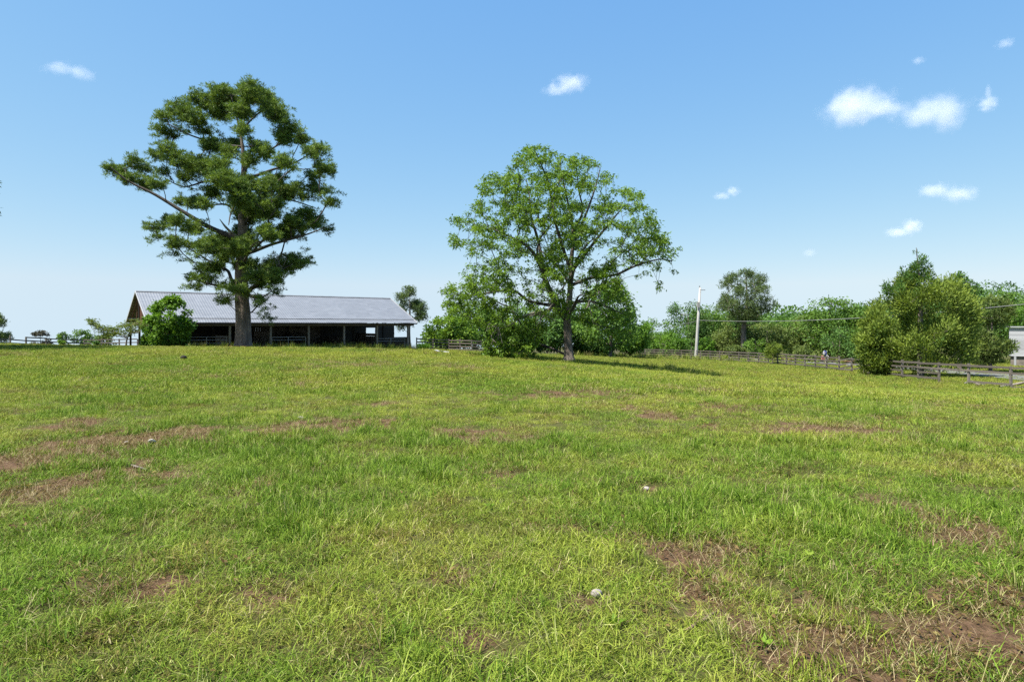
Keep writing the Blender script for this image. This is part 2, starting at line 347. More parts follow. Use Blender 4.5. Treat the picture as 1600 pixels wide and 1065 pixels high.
fence('paddock_fence', 'long weathered grey board fence running along the road at the right', FENCE_S, 2.44, (0.25, 0.59, 0.93, 1.27), 1.38, M_wood, M_post,
      skip=lambda i, k, q: (pxof(q) > 1478 and k < 2 and not (k == 0 and fr.random() < .3)) or (1335 < pxof(q) < 1405 and fr.random() < .3) or (k < 3 and fr.random() < .06),
      drop=lambda i, k, q: (fr.random() * 0.5 if 1330 < pxof(q) < 1405 else (0.3 if k == 0 and fr.random() < .15 else 0)), r=random.Random(4))
far_side = offset(resample(FENCE_S, 2.0)[:22], SIDE * 21)
fence('roadside_fence', 'black painted board fence on the far side of the road at the right edge', np.concatenate([[far_side[0] * 1.15], far_side[:9]]), 2.6, (0.45, 0.8, 1.2), 1.3, M_wood_black, M_wood_black, board=0.15, r=random.Random(2))
fence('pasture_fence', 'grey board fence running off beyond the field at the left edge', [P(-40, 0, 62)[:2], P(45, 0, 70)[:2], P(120, 0, 76)[:2], P(215, 0, 74)[:2]], 2.44, (0.3, 0.65, 1.02, 1.38), 1.45, M_wood, M_post,
      skip=lambda i, k, q: fr.random() < .12, r=random.Random(9))
fence('corral_fence', 'grey board fence between the barn and the pecan tree', [P(651, 0, 71.5)[:2], P(700, 0, 74)[:2], P(745, 0, 70)[:2], P(800, 0, 74)[:2]], 2.3, (0.3, 0.62, 0.95, 1.28), 1.4, M_wood, M_post, r=random.Random(12))

# ------------------------------------------------------------------ barn
TH = math.radians(37.8); BU = Vector((math.cos(TH), math.sin(TH), 0)); BV = Vector((-math.sin(TH), math.cos(TH), 0)); B0 = Vector((-28.7, 56.3, 0))
BAY = 3.66; S0, S1 = -3.06, 22.84; VE0, VR, VE1 = -0.5, 6.0, 12.5; ZE, ZR = 1.95, 4.79
def B(s, v, z): q = B0 + BU * s + BV * v; return Vector((q.x, q.y, z))
def bz(s, v): q = B(s, v, 0); return tz(q.x, q.y)
barn = thing('pole_barn', 'long open pole barn with grey metal gable roof behind the big pine', 'barn', B(10, 6, bz(10, 6)))
def bbar(name, s0, v0, z0, s1, v1, z1, w, h, mat, up=(0, 0, 1)): return bar(name, barn, B(s0, v0, z0), B(s1, v1, z1), w, h, mat, up)
slope = math.hypot(ZR - ZE, VR - VE0); sv, sz = (VR - VE0) / slope, (ZR - ZE) / slope
NP = 28; PW = (S1 - S0) / NP
def panel_mesh(name, length):              # ribbed sheet: x along the barn, y up the slope
    prof = []; rib = PW / 4
    for k in range(4):
        o = k * rib; prof += [(o, 0), (o + rib - .07, 0), (o + rib - .055, .008), (o + rib - .03, .008), (o + rib - .015, 0)]
    prof.append((PW, 0)); prof = np.array(prof); n = len(prof)
    V = np.concatenate([np.stack([prof[:, 0], np.full(n, y), prof[:, 1]], 1) for y in (0, length)])
    k = np.arange(n - 1); return mesh_np(name, V, np.stack([k, k + 1, k + 1 + n, k + n], 1))
LOWER = 0.95
pm_up, pm_lo = panel_mesh('roof_sheet', slope - LOWER + 0.1), panel_mesh('eave_sheet', LOWER)
for me_ in (pm_up, pm_lo): me_.materials.append(M_roof)
cap = [B(s_, v_, z_) - barn.location for s_ in (S0 - .03, S1 + .03) for v_, z_ in ((VR - .2, ZR + .03), (VR, ZR + .125), (VR + .2, ZR + .03), (VR, ZR + .08))]
rm = bpy.data.meshes.new('ridge_cap'); rm.from_pydata([tuple(q) for q in cap], [], [(0, 1, 5, 4), (1, 2, 6, 5), (2, 3, 7, 6), (3, 0, 4, 7), (0, 3, 2, 1), (4, 5, 6, 7)])
roof = link('roof', rm, M_ridge, barn)
prr = random.Random(3)
for side in (0, 1):
    X = BU if side == 0 else -BU
    Yv = (BV * sv + Vector((0, 0, sz))) if side == 0 else (-BV * sv + Vector((0, 0, sz)))
    Zv = X.cross(Yv); e0 = B(S0, VE0, ZE) if side == 0 else B(S1, VE1, ZE)
    for k in range(NP):
        for me_, up, lift in ((pm_lo, 0.0, 0.0), (pm_up, LOWER - 0.1, 0.05)):
            Mx = Matrix((X, Yv, Zv)).transposed().to_4x4(); Mx.translation = e0 + X * (k * PW) + Yv * up + Zv * (lift + prr.uniform(0, .006))
            link('roof_panel', me_, None, roof, Matrix.Translation(-barn.location) @ Mx)
Zf = BU.cross(BV * sv + Vector((0, 0, sz)))
for s in (S0 - .03, S1 + .03):             # gable trim
    for v_ in (VE0, VE1): bbar('gable_trim', s, v_, ZE, s, VR, ZR + .05, 0.05, 0.16, M_trim).parent = roof
bbar('fascia_board', S0, VE0 + .05, ZE - .09, S1, VE0 + .05, ZE - .09, 0.03, 0.12, M_wood_dark)
bbar('fascia_board', S0, VE1 - .05, ZE - .09, S1, VE1 - .05, ZE - .09, 0.03, 0.12, M_wood_dark)
zroof = lambda v: ZE + (ZR - ZE) * (1 - abs(v - VR) / (VR - VE0)) - 0.03
post_s = [-2.75] + [i * BAY for i in range(7)]
for i, s in enumerate(post_s):
    for v in (0.0, 6.0, 11.8):
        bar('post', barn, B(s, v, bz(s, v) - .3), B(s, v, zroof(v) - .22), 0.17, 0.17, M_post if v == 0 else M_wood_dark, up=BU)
    bbar('rafter', s, VE0 + .1, zroof(VE0 + .1) - .17, s, VR, zroof(VR) - .17, .05, .16, M_wood_red); bbar('rafter', s, VE1 - .1, zroof(VE1 - .1) - .17, s, VR, zroof(VR) - .17, .05, .16, M_wood_red)
    bbar('tie_beam', s + .06, 0, ZE - .12, s + .06, 11.8, ZE - .12, .05, .2, M_wood_red)
    bbar('king_post', s + .1, VR - .4, ZE - .1, s + .1, VR - .4, zroof(VR - .4) - .1, .05, .25, M_wood_red, up=(1, 0, 0))
    for v in (3.2, 8.8): bbar('strut', s + .1, v, ZE - .05, s + .1, VR + (v - VR) * .55, zroof(VR + (v - VR) * .55) - .1, .05, .12, M_wood_red)
for k in range(11):
    v = VE0 + .25 + k * .61; bbar('purlin', S0 + .05, v, zroof(v) - .05, S1 - .05, v, zroof(v) - .05, .09, .045, M_wood_red)
    v = VE1 - .25 - k * .61; bbar('purlin', S0 + .05, v, zroof(v) - .05, S1 - .05, v, zroof(v) - .05, .09, .045, M_wood_red)
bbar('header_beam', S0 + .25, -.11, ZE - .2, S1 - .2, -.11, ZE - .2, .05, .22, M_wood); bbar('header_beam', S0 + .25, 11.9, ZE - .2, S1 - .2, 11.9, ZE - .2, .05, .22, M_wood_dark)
# boarded back wall with openings, stall partitions
def s_at(px_, v):                          # where the sight line through a photo column meets the plane v of the barn
    k = (px_ - 800) / F; return (k * (B0.y + BV.y * v) - B0.x - BV.x * v) / (BU.x - k * BU.y)
OPENINGS = [(s_at(395, 11.68), s_at(409, 11.68), .62, .9), (s_at(572, 11.68), s_at(586, 11.68), .5, .93), (s_at(616, 11.68), s_at(640, 11.68), .5, .97)]
cuts = sorted([0.05 - .8] + [i * BAY for i in range(1, 6)] + [s_at(640, 11.68)])
for sa, sb in zip(cuts[:-1], cuts[1:]):
    zb = bz(sa, 11.7); n = 10; h = (ZE - .25 - zb) / n
    for k in range(n):
        z = zb + (k + .5) * h; segs = [(sa + .02, sb - .02)]
        for o0, o1, t0, t1 in OPENINGS:
            if t0 < (k + .5) / n < t1:
                nsg = []
                for a, b in segs:
                    if b <= o0 or a >= o1: nsg.append((a, b)); continue
                    if a < o0: nsg.append((a, o0))
                    if b > o1: nsg.append((o1, b))
                segs = nsg
        for a, b in segs:
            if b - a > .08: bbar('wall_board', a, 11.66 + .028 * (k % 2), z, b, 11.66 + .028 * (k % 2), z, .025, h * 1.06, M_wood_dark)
for i in (1, 2, 3, 4, 5):
    s = i * BAY; zb = bz(s, 3); H = 1.75 if i in (2, 3, 5) else 1.3
    n = 6
    for k in range(n):
        z = zb + .05 + (k + .5) * H / n; bbar('partition_board', s + .1 + .03 * (k % 2), .25, z, s + .1 + .03 * (k % 2), 5.8 + (5.7 if i in (2, 3) else 0), z, .03, H / n * .95, M_wood)
for i in (2, 3):                           # boarded tack room
    sa, sb = i * BAY + .12, (i + 1) * BAY - .1; zb = bz(sa, 6)
    for k in range(14):
        a = sa + (sb - sa) * k / 14; bbar('wall_board', a + (sb - sa) / 28, 6.15 + prr.uniform(-.01, .01), zb, a + (sb - sa) / 28, 6.15, ZE - .1, .025, (sb - sa) / 14 * .96, M_wood, up=BU)
for i, lab in ((0, 'galvanised two rail pipe gate in the leftmost stall opening of the barn'), (2, 'galvanised two rail pipe gate in the stall just right of the pine trunk'), (5, 'galvanised two rail pipe gate in the rightmost stall of the barn')):
    s0, s1 = i * BAY + .2, (i + 1) * BAY - .2; zb = bz((s0 + s1) / 2, .3)
    g = thing('pipe_gate', lab, 'gate', B((s0 + s1) / 2, .3, zb), 'pipe gates of the barn')
    for h in (.55, .85, 1.12) if i == 0 else (.95, 1.22): rod('rail', g, B(s0, .3, zb + h), B(s1, .3, zb + h), .026, M_pipe)
    for t in (0, .48, 1): rod('upright', g, B(s0 + (s1 - s0) * t, .3, zb - .2), B(s0 + (s1 - s0) * t, .3, zb + (1.12 if i == 0 else 1.22)), .03, M_pipe)

# ------------------------------------------------------------------ utility pole and wires
pb, pt = P(1087, 561, 97), P(1094, 449, 97)
pole = thing('utility_pole', 'pale leaning utility pole standing behind the far fence', 'utility pole', (pb[0], pb[1], tz(pb[0], pb[1])))
def tube_mesh(name, pts, rad, n=8, attr=None):
    V, Fc = tube(np.array(pts, float), np.array(rad, float), n, 0); return mesh_np(name, V, Fc)
def tube(pts, rad, n, base):
    m_ = len(pts); t = np.gradient(pts, axis=0) if m_ > 2 else np.repeat((pts[1] - pts[0])[None], 2, 0)
    t = t / np.maximum(np.linalg.norm(t, axis=1), 1e-9)[:, None]
    ref = np.array([1.0, 0, 0]) if abs(t[0][0]) < 0.8 else np.array([0, 1.0, 0])
    u = np.cross(t, ref); u /= np.maximum(np.linalg.norm(u, axis=1), 1e-9)[:, None]; w = np.cross(t, u)
    a = np.arange(n) * 2 * math.pi / n
    V = pts[:, None] + rad[:, None, None] * (np.cos(a)[None, :, None] * u[:, None] + np.sin(a)[None, :, None] * w[:, None])
    i0 = base + np.arange(m_ - 1)[:, None] * n; k = np.arange(n)[None]; k2 = (k + 1) % n
    Fc = np.stack([(i0 + k), (i0 + k2), (i0 + k2 + n), (i0 + k + n)], -1).reshape(-1, 4)
    return V.reshape(-1, 3), Fc
pl = Vector(pole.location); rel = lambda q: np.array(q) - np.array(pl)
link('shaft', tube_mesh('pole_shaft', [rel(pb - [0, 0, .6]), rel((pb + pt) / 2), rel(pt), rel(pt + [0, 0, .01])], [.25, .21, .15, .01], 14), M_pole, pole, smooth=True)
rod('bracket', pole, Vector(P(1094, 453, 96.7)), Vector(P(1102, 453, 96.7)), .05, M_pipe)
bar('equipment_box', pole, Vector(P(1091, 480, 96.6)), Vector(P(1091, 472, 96.6)), .35, .4, M_pole)
rod('insulator', pole, Vector(P(1093, 449.5, 97)), Vector(P(1093, 446.5, 97)), .08, M_pipe)
def wire(name, label, a, b, sag, r):
    a, b = np.array(a), np.array(b); t = np.linspace(0, 1, 40)[:, None]
    q = a + (b - a) * t - np.array([0, 0, 1]) * sag * 4 * t * (1 - t)
    o = link(name, tube_mesh(name, q - a, np.full(40, r), 6), M_wire); o.location = a; return tag(o, label, 'cable')
wire('overhead_cable', 'overhead cable running from the pole to the right in front of the trees', P(1091, 500, 97), P(1720, 462, 50), 0.85, .035)
wire('overhead_cable', 'overhead cable running from the pole down to the left into the trees', P(1090, 501, 97), P(960, 524, 150), 0.4, .035)

# ------------------------------------------------------------------ trees
def leaf_mesh(name, C, D, Lg, W, v, droop=0.0, up_bias=0.5, rng=RNG):
    n = len(C); D = D / np.maximum(np.linalg.norm(D, axis=1), 1e-9)[:, None]
    nr = rng.normal(size=(n, 3)); nr[:, 2] += up_bias * 2; s = np.cross(D, nr); s /= np.maximum(np.linalg.norm(s, axis=1), 1e-9)[:, None]
    up = np.cross(s, D)
    Lg, W = np.broadcast_to(Lg, n)[:, None], np.broadcast_to(W, n)[:, None]
    mid = C + D * Lg * 0.45; tip = C + D * Lg - np.array([0, 0, 1]) * droop * Lg
    V = np.stack([C, mid + s * W * .5 + up * W * .15, tip, mid - s * W * .5 + up * W * .15], 1).reshape(-1, 3)
    return mesh_np(name, V, np.arange(4 * n).reshape(n, 4), {'v': np.repeat(np.clip(v, 0, 1), 4)})

def grow(skel_pos, skel_par, targets, bf=0.35, seg=0.6, rng=RNG, wob=0.12, sag=0.0):
    pos = [np.array(q, float) for q in skel_pos]; par = list(skel_par); path = []
    for i, q in enumerate(pos): path.append(0 if par[i] < 0 else path[par[i]] + np.linalg.norm(q - pos[par[i]]))
    T = np.array(targets); S = np.array(pos); pth = np.array(path)
    D = np.linalg.norm(T[:, None] - S[None], axis=2) + bf * pth[None]
    best = D.argmin(1); cost = D.min(1); done = np.zeros(len(T), bool); tip = np.full(len(T), -1)
    for _ in range(len(T)):
        j = int(np.where(done, 1e9, cost).argmin()); done[j] = True; b = int(best[j]); a = pos[b]; t = T[j]
        d = np.linalg.norm(t - a); k = max(1, int(d / seg)); prev = b; new = []
        for s in range(1, k + 1):
            f = s / k; q = a + (t - a) * f
            if s < k: q = q + rng.normal(size=3) * wob * min(seg, d) + np.array([0, 0, sag * math.sin(math.pi * f) * d])
            pos.append(q); par.append(prev); path.append(path[prev] + np.linalg.norm(q - pos[prev])); prev = len(pos) - 1; new.append(prev)
        tip[j] = prev
        Q = np.array([pos[q] for q in new]); pq = np.array([path[q] for q in new])
        c = np.linalg.norm(T[:, None] - Q[None], axis=2) + bf * pq[None]; m_ = c.min(1); am = c.argmin(1); better = m_ < cost
        cost = np.where(better, m_, cost); best = np.where(better, np.array(new)[am], best)
    return np.array(pos), np.array(par), tip

def branch_mesh(name, pos, par, nskel, rtip=0.012, power=0.43, sides=4, rmax=0.3):
    n = len(pos); w = np.zeros(n); has = np.zeros(n, bool)
    for i in range(n - 1, -1, -1):
        if not has[i]: w[i] = 1
        if par[i] >= 0: w[par[i]] += w[i]; has[par[i]] = True
    r = np.minimum(rmax, rtip * w ** power); main = {}
    for i in range(nskel, n):
        p_ = par[i]
        if p_ not in main or w[i] > w[main[p_]]: main[p_] = i
    V, Fs, base = [], [], 0
    for i in range(nskel, n):
        p_ = par[i]
        if p_ >= nskel and main.get(p_) == i: continue
        ch = [i]
        while ch[-1] in main: ch.append(main[ch[-1]])
        pts = np.concatenate([pos[p_][None], pos[ch]]); rr = np.concatenate([[r[i] * 1.05], r[ch]]); rr[-1] *= .5
        v_, f_ = tube(pts, rr, sides, base); V.append(v_); Fs.append(f_); base += len(v_)
    return mesh_np(name, np.concatenate(V), np.concatenate(Fs))

def limb_skeleton(chains):                 # chains: list of (points, radii, start-index or -1); first is the trunk
    pos, par, out = [], [], []
    for pts, rad, st in chains:
        pts = [np.array(q, float) for q in pts]; prev = st; rng_ = []
        if st >= 0:
            arr = np.array(pos); st = int(np.linalg.norm(arr - pts[0], axis=1).argmin()); prev = st; q = pts[1:]
            out.append(([pos[st]] + q, rad))
        else: q = pts; out.append((pts, rad))
        last = None
        for t in q:
            if prev >= 0 and len(pos):     # put nodes along long pieces so that twigs can start anywhere
                a = pos[prev]; d = np.linalg.norm(t - a); k = max(1, int(d / 0.7))
                for s in range(1, k): pos.append(a + (t - a) * s / k); par.append(prev if s == 1 else len(pos) - 2)
                if k > 1: prev = len(pos) - 1
            pos.append(t); par.append(prev); prev = len(pos) - 1
    return pos, par, out
def spline(pts, rad, n=6):
    pts = np.array(pts); t = np.arange(len(pts)); tt = np.linspace(0, len(pts) - 1, (len(pts) - 1) * n + 1)
    Pp = np.concatenate([[2 * pts[0] - pts[1]], pts, [2 * pts[-1] - pts[-2]]]); o = []
    for x in tt:
        i = min(int(x), len(pts) - 2); f = x - i; a, b, c, d = Pp[i:i + 4]
        o.append(.5 * ((2 * b) + (c - a) * f + (2 * a - 5 * b + 4 * c - d) * f * f + (3 * b - a - 3 * c + d) * f ** 3))
    return np.array(o), np.interp(tt, t, rad)
def rough_trunk(name, pts, rad, n=18, flare=None, amp=.06, seed=0):
    q, r = spline(pts, rad, 10); V, Fc = tube(q, r, n, 0); m_ = len(q); V = V.reshape(m_, n, 3)
    g = np.random.default_rng(seed); ph = g.random(4) * 6; a = np.arange(n) * 2 * math.pi / n
    for i in range(m_):
        h = q[i][2] - q[0][2]; k = 1 + amp * np.sin(a * 5 + ph[0] + h * .8) + amp * .6 * np.sin(a * 8 + ph[1] - h * 1.4) + g.normal(size=n) * amp * .25
        if flare: k = k + flare * math.exp(-h / .45) * (.55 + .45 * np.sin(a * 4 + ph[2]))
        V[i] = q[i] + (V[i] - q[i]) * k[:, None]
    return mesh_np(name, V.reshape(-1, 3), Fc)

def tufts(centres, rng, needles=20, length=.27, width=.035, spread=1.0):
    n = len(centres); D = rng.normal(size=(n, needles, 3)); D[..., 2] = D[..., 2] * .7 + .75
    D /= np.linalg.norm(D, axis=2)[..., None]
    C = centres[:, None] + D * length * .12 + rng.normal(size=(n, needles, 3)) * .03 * spread
    return C.reshape(-1, 3), D.reshape(-1, 3)

def in_poly(x, y, poly):
    inside = np.zeros(len(x), bool); n = len(poly)
    for i in range(n):
        (x1, y1), (x2, y2) = poly[i], poly[(i + 1) % n]
        c = ((y1 > y) != (y2 > y)) & (x < (x2 - x1) * (y - y1) / (y2 - y1 + 1e-12) + x1); inside ^= c
    return inside

# ---- the big pine in front of the barn
def c3(x, y): return 130 + x / 3.328, 100 + y / 3.328
def c8(x, y): return 280 + x / 6.655, 400 + y / 6.655
PB3 = [(720,130,90),(600,150,70),(870,110,80),(950,150,70),(480,210,80),(400,240,60),(380,310,40),(560,240,70),(700,210,80),(830,210,70),(1000,220,70),(1080,290,70),(1140,350,60),(1060,360,50),(450,330,50),(620,300,50),
 (1210,420,60),(1250,400,40),(660,390,60),(740,420,50),(430,420,60),(360,440,50),(480,470,60),(560,500,70),(640,510,70),(700,490,50),(530,560,50),(1050,480,50),(940,420,50),(900,400,40),
 (110,510,40),(160,530,50),(230,570,60),(300,590,60),(370,590,50),(230,480,40),(280,510,50),(400,530,40),(190,690,20),(240,690,15),(130,590,20),
 (720,570,70),(790,600,60),(850,590,60),(670,640,50),(820,680,70),(900,720,80),(860,760,80),(970,740,60),(1000,700,50),(940,640,40),
 (1300,520,50),(1250,520,50),(1200,560,50),(960,590,40),(1020,570,40),(1060,640,60),(1120,620,50),(1160,660,40),(1210,620,45),(1260,640,40),(1310,700,45),(1350,690,20),(1180,780,80),(1100,800,60),(1230,800,50),(1060,860,60),(960,860,60),(1130,850,50),(1290,840,35),
 (350,820,50),(420,800,50),(500,790,50),(560,830,50),(360,870,30),(440,900,50),(520,920,50),(470,960,25),(480,1000,20),(400,960,12),(560,700,40),(620,700,40),(500,680,40),
 (640,920,70),(720,900,70),(800,940,70),(860,900,60),(820,860,60),(740,970,60),(620,1050,40),(680,1040,50),(830,310,45),(790,390,40),(860,470,40),(1060,1000,60),(1130,1010,50),(1180,1010,30),(980,1040,60)]
PB8 = [(100,180,60),(180,200,70),(90,270,50),(200,270,60),(300,200,60),(400,290,50),(480,250,50),(560,280,70),(630,300,70),(680,350,60),(450,430,60),(520,420,50),(800,180,90),(900,180,90),(980,200,80),(1050,150,90),(1150,100,80),(1250,60,70),(850,270,60),(1000,330,50),(1080,300,50),(1150,310,30),(820,400,50),(880,420,40),(840,490,30),(980,490,25),(890,560,35),(930,610,40),(960,630,25),(760,60,80),(600,60,60)]
YP = 45.0; pr = np.random.default_rng(21)
pine_base = P(380, 544, YP); pine_base[2] = tz(pine_base[0], pine_base[1])
pine = thing('pine_tree', 'tall spreading pine with thick trunk standing in front of the barn', 'tree', pine_base)
blobs = [(*c3(x, y), r / 3.328) for x, y, r in PB3] + [(*c8(x, y), r / 6.655) for x, y, r in PB8]
cen = []
blobs = [(380 + (a_ - 380) * .965, 543 - (543 - b_) * .982, c_ * 1.0) for a_, b_, c_ in blobs]   # needles stand out past the twig ends
for px, row, r in blobs:
    q = P(px, row, YP) - pine_base; half = 150 if 200 < row < 400 else 95
    dx = (px - 378) / half; room = math.sqrt(max(0.06, 1 - dx * dx)) * half * YP / F * .8
    for k in range(2 if abs(dx) < .55 else 1):
        dy = pr.uniform(-1, 1) * room
        cen.append((q[0] * (YP + dy) / YP + pine_base[0] * dy / YP, dy, q[2] + (q[2] + pine_base[2] - EYE) * dy / YP, r * YP / F))
cen = np.array(cen)
def rel_chain(pts, dys): return [P(380 + (px - 380) * .945, 543 - (543 - row) * .97, YP + d) - pine_base for (px, row), d in zip(pts, dys)]
trunk_px = [(380, 546), (380, 536), (380, 515), (380, 490), (378, 460), (377, 415), (379, 370), (379, 310), (381, 265), (379, 220), (370, 175), (360, 138)]
trunk_r = [.70, .57, .51, .49, .46, .41, .34, .25, .18, .11, .06, .025]
chains = [(rel_chain(trunk_px, [0] * 12), trunk_r, -1)]
for pts, r0, dep in [([(378, 368), (330, 352), (287, 328), (235, 297), (190, 275), (160, 252)], .2, -2), ([(379, 347), (364, 322), (345, 312), (300, 320)], .13, 2.5), ([(377, 456), (350, 445), (327, 441), (298, 433)], .17, -1.5),
                     ([(376, 448), (362, 435), (355, 420), (340, 412), (318, 400), (285, 380)], .16, 1.5), ([(380, 468), (391, 450), (405, 439), (430, 425), (458, 410)], .2, -1.5), ([(379, 398), (397, 388), (430, 376), (475, 364), (518, 349)], .16, -2.5),
                     ([(381, 274), (394, 268), (430, 256), (462, 247), (503, 224)], .13, 1.5), ([(380, 256), (390, 248), (418, 229), (448, 211), (482, 198)], .1, -1.5), ([(379, 306), (350, 286), (322, 275), (282, 284), (250, 270)], .12, 2),
                     ([(379, 228), (340, 215), (290, 200), (255, 182)], .09, -1), ([(376, 200), (400, 170), (432, 150)], .08, 1.5), ([(379, 330), (400, 318), (450, 305), (500, 318)], .12, 3), ([(379, 290), (372, 300), (360, 325), (356, 345)], .1, -4.5), ([(378, 420), (384, 400), (392, 385), (398, 375)], .12, -5), ([(379, 380), (384, 370), (392, 352), (398, 345)], .1, 5)]:
    dys = np.linspace(0, 1, len(pts)) ** 1.2 * dep
    chains.append((rel_chain(pts, dys), list(np.linspace(r0, .03, len(pts))), 0))
spos, spar, parts = limb_skeleton(chains)
T = []
for x, y, z, r in cen:
    for k in range(max(2, int(22 * (r / .8) ** 2))):
        d = pr.normal(size=3); d /= np.linalg.norm(d); T.append((x + d[0] * r * .75 * pr.random() ** .4, y + d[1] * r * 1.1 * pr.random() ** .4, z - .22 + (d[2] * .62 + .05) * r * pr.random() ** .4))
for k in range(420):                       # loose twigs between the clumps
    j = pr.integers(len(T)); T.append(np.array(T[j]) + pr.normal(size=3) * np.array([.6, .9, .4]))
T = np.array(T); Wt = T + pine_base; rw = HOR - (Wt[:, 2] - EYE) / Wt[:, 1] * F; T = T[rw > 120 + .004 * (800 + F * Wt[:, 0] / Wt[:, 1] - 372) ** 2 * (rw < 175)]
sk = np.array(spos); nd = np.array([np.sort(np.linalg.norm(T - t, axis=1))[4] for t in T]); T = T[nd < .95]   # no stray twigs far from the rest
pos, par, tips = grow(spos, spar, T, bf=.3, seg=.5, rng=pr, wob=.1, sag=-.06)
link('trunk', rough_trunk('pine_trunk', parts[0][0], parts[0][1], 28, .12, .03, 2), M_bark_pine, pine, smooth=True)
for q, r in parts[1:]:
    r = np.array(r); q2, r2 = spline(q, r, 5); link('limb', tube_mesh('pine_limb', q2, r2, 8), M_limb, pine, smooth=True)
link('branches', branch_mesh('pine_branches', pos, par, len(spos), .013, .4, 4, .09), M_limb, pine)
tc_ = np.repeat(T, 4, 0) + pr.normal(size=(len(T) * 4, 3)) * np.array([.2, .2, .13])
tone = np.repeat(pr.random(len(tc_)), 22)
C_, D_ = tufts(tc_, pr, 22, .27, .03); nC = len(C_)
link('crown', leaf_mesh('pine_crown', C_, D_, pr.uniform(.18, .3, nC), pr.uniform(.03, .046, nC), .75 * tone + pr.random(nC) * .25, rng=pr), M_pine, pine)
dq = rel_chain([(378, 372), (366, 362), (352, 350), (341, 336)], [0, -.6, -1.1, -1.4]); q2, r2 = spline(dq, [.11, .1, .08, .02], 5)
link('dead_limb', tube_mesh('dead_limb', q2, r2, 7), M_dead, pine, smooth=True)
for k in range(7):
    a = P(pr.uniform(425, 450), pr.uniform(392, 405), YP - 1.5) - pine_base; b = a + np.array([pr.normal() * .5, pr.normal() * .3, -pr.uniform(.8, 1.9)])
    q2, r2 = spline([a, (a + b) / 2 + pr.normal(size=3) * .12, b], [.02, .016, .006], 4); link('dead_twig', tube_mesh('dead_twig', q2, r2, 4), M_dead, pine)
lt = pr.normal(size=(2600, 2)) * np.array([.95, .8]); lx, ly = lt[:, 0] + pine_base[0], lt[:, 1] + pine_base[1] - .25
C_ = np.stack([lx, ly, terrain(lx, ly) + .015 + pr.random(2600) * .1 * np.exp(-(lt ** 2).sum(1) / 1.2)], 1); D_ = pr.normal(size=(2600, 3)) * np.array([1, 1, .22])
o = link('needle_litter', leaf_mesh('needle_litter', C_, D_, .2, .03, pr.random(2600), rng=pr), M_litter); tag(o, 'fallen orange brown needles heaped round the pine trunk', 'litter', kind='stuff')

# ---- the pecan in the middle of the field
YQ = 38.0; qr = np.random.default_rng(5)
def c4(x, y): return 660 + x / 2.878, 210 + y / 2.878
pec_base = P(889, 563, YQ); pec_base[2] = tz(pec_base[0], pec_base[1])
pecan = thing('pecan_tree', 'broad leafy pecan tree alone in the middle of the field', 'tree', pec_base)
poly = [c4(*q) for q in [(500,48),(560,60),(600,75),(650,90),(720,98),(800,125),(860,180),(900,240),(1000,258),(985,310),(1060,385),(1095,450),(1130,520),(1150,570),(1130,660),(1040,700),(960,640),(900,620),(870,670),(930,740),(960,800),(930,880),(880,930),(800,880),(720,840),(640,815),(560,850),(540,930),(505,1005),(400,1012),(265,1000),(300,890),(220,840),(110,800),(70,750),(95,690),(190,640),(215,560),(180,490),(140,515),(130,450),(140,370),(235,375),(220,310),(265,215),(290,185),(360,150),(420,90)]]
px = qr.uniform(690, 1065, 30000); row = qr.uniform(225, 565, 30000); ok = in_poly(px, row, poly)
dens = fbm(px / 17 + 4, row / 14 + 9, 2); edge = np.hypot((px - 885) / 185, (row - 390) / 175)
ok &= (dens + .10 * edge > .50 + .09 * qr.normal(size=30000)) | ((row > 500) & (px < 850))
sparse = (px > 965) & (row > 395); ok &= ~sparse | (qr.random(30000) < .4)
px, row = px[ok][:1950], row[ok][:1950]
k = qr.integers(len(px), size=900); ox, oy = px[k] + qr.normal(size=900) * 6, row[k] + qr.normal(size=900) * 6; far_ = ~in_poly(ox, oy, poly) & (oy < 470)   # single twigs standing out of the outline
px, row = np.concatenate([px, ox[far_]]), np.concatenate([row, oy[far_]])
wid = np.where(row > 470, 85, 175) * np.sqrt(np.clip(1 - ((row - 400) / 200) ** 2, .1, 1)); rem = np.sqrt(np.clip(1 - ((px - 885) / (wid + 40)) ** 2, .04, 1))
dy = qr.uniform(-1, 1, len(px)) * rem * np.minimum(wid, 150) * YQ / F * .85
low = row > 480; dy = np.where(low & (px < 850), -1.2 + qr.normal(size=len(px)) * .9, dy)
T = np.stack([(px - 800) / F * (YQ + dy), YQ + dy, EYE - (row - HOR) / F * (YQ + dy)], 1)
T[:, 2] = np.maximum(T[:, 2], terrain(T[:, 0], T[:, 1]) + .12); T = T - pec_base
def rc(pts, dep): return [P(a, b, YQ + d) - pec_base for (a, b), d in zip(pts, np.linspace(0, 1, len(pts)) ** 1.2 * dep)]
chains = [(rc([(889, 568), (889, 556), (888, 540), (887, 520), (886, 500), (889, 475), (891, 446), (893, 405), (896, 363), (889, 325), (880, 282), (872, 250)], 0), [.38, .27, .24, .225, .215, .18, .15, .12, .09, .06, .04, .02], -1)]
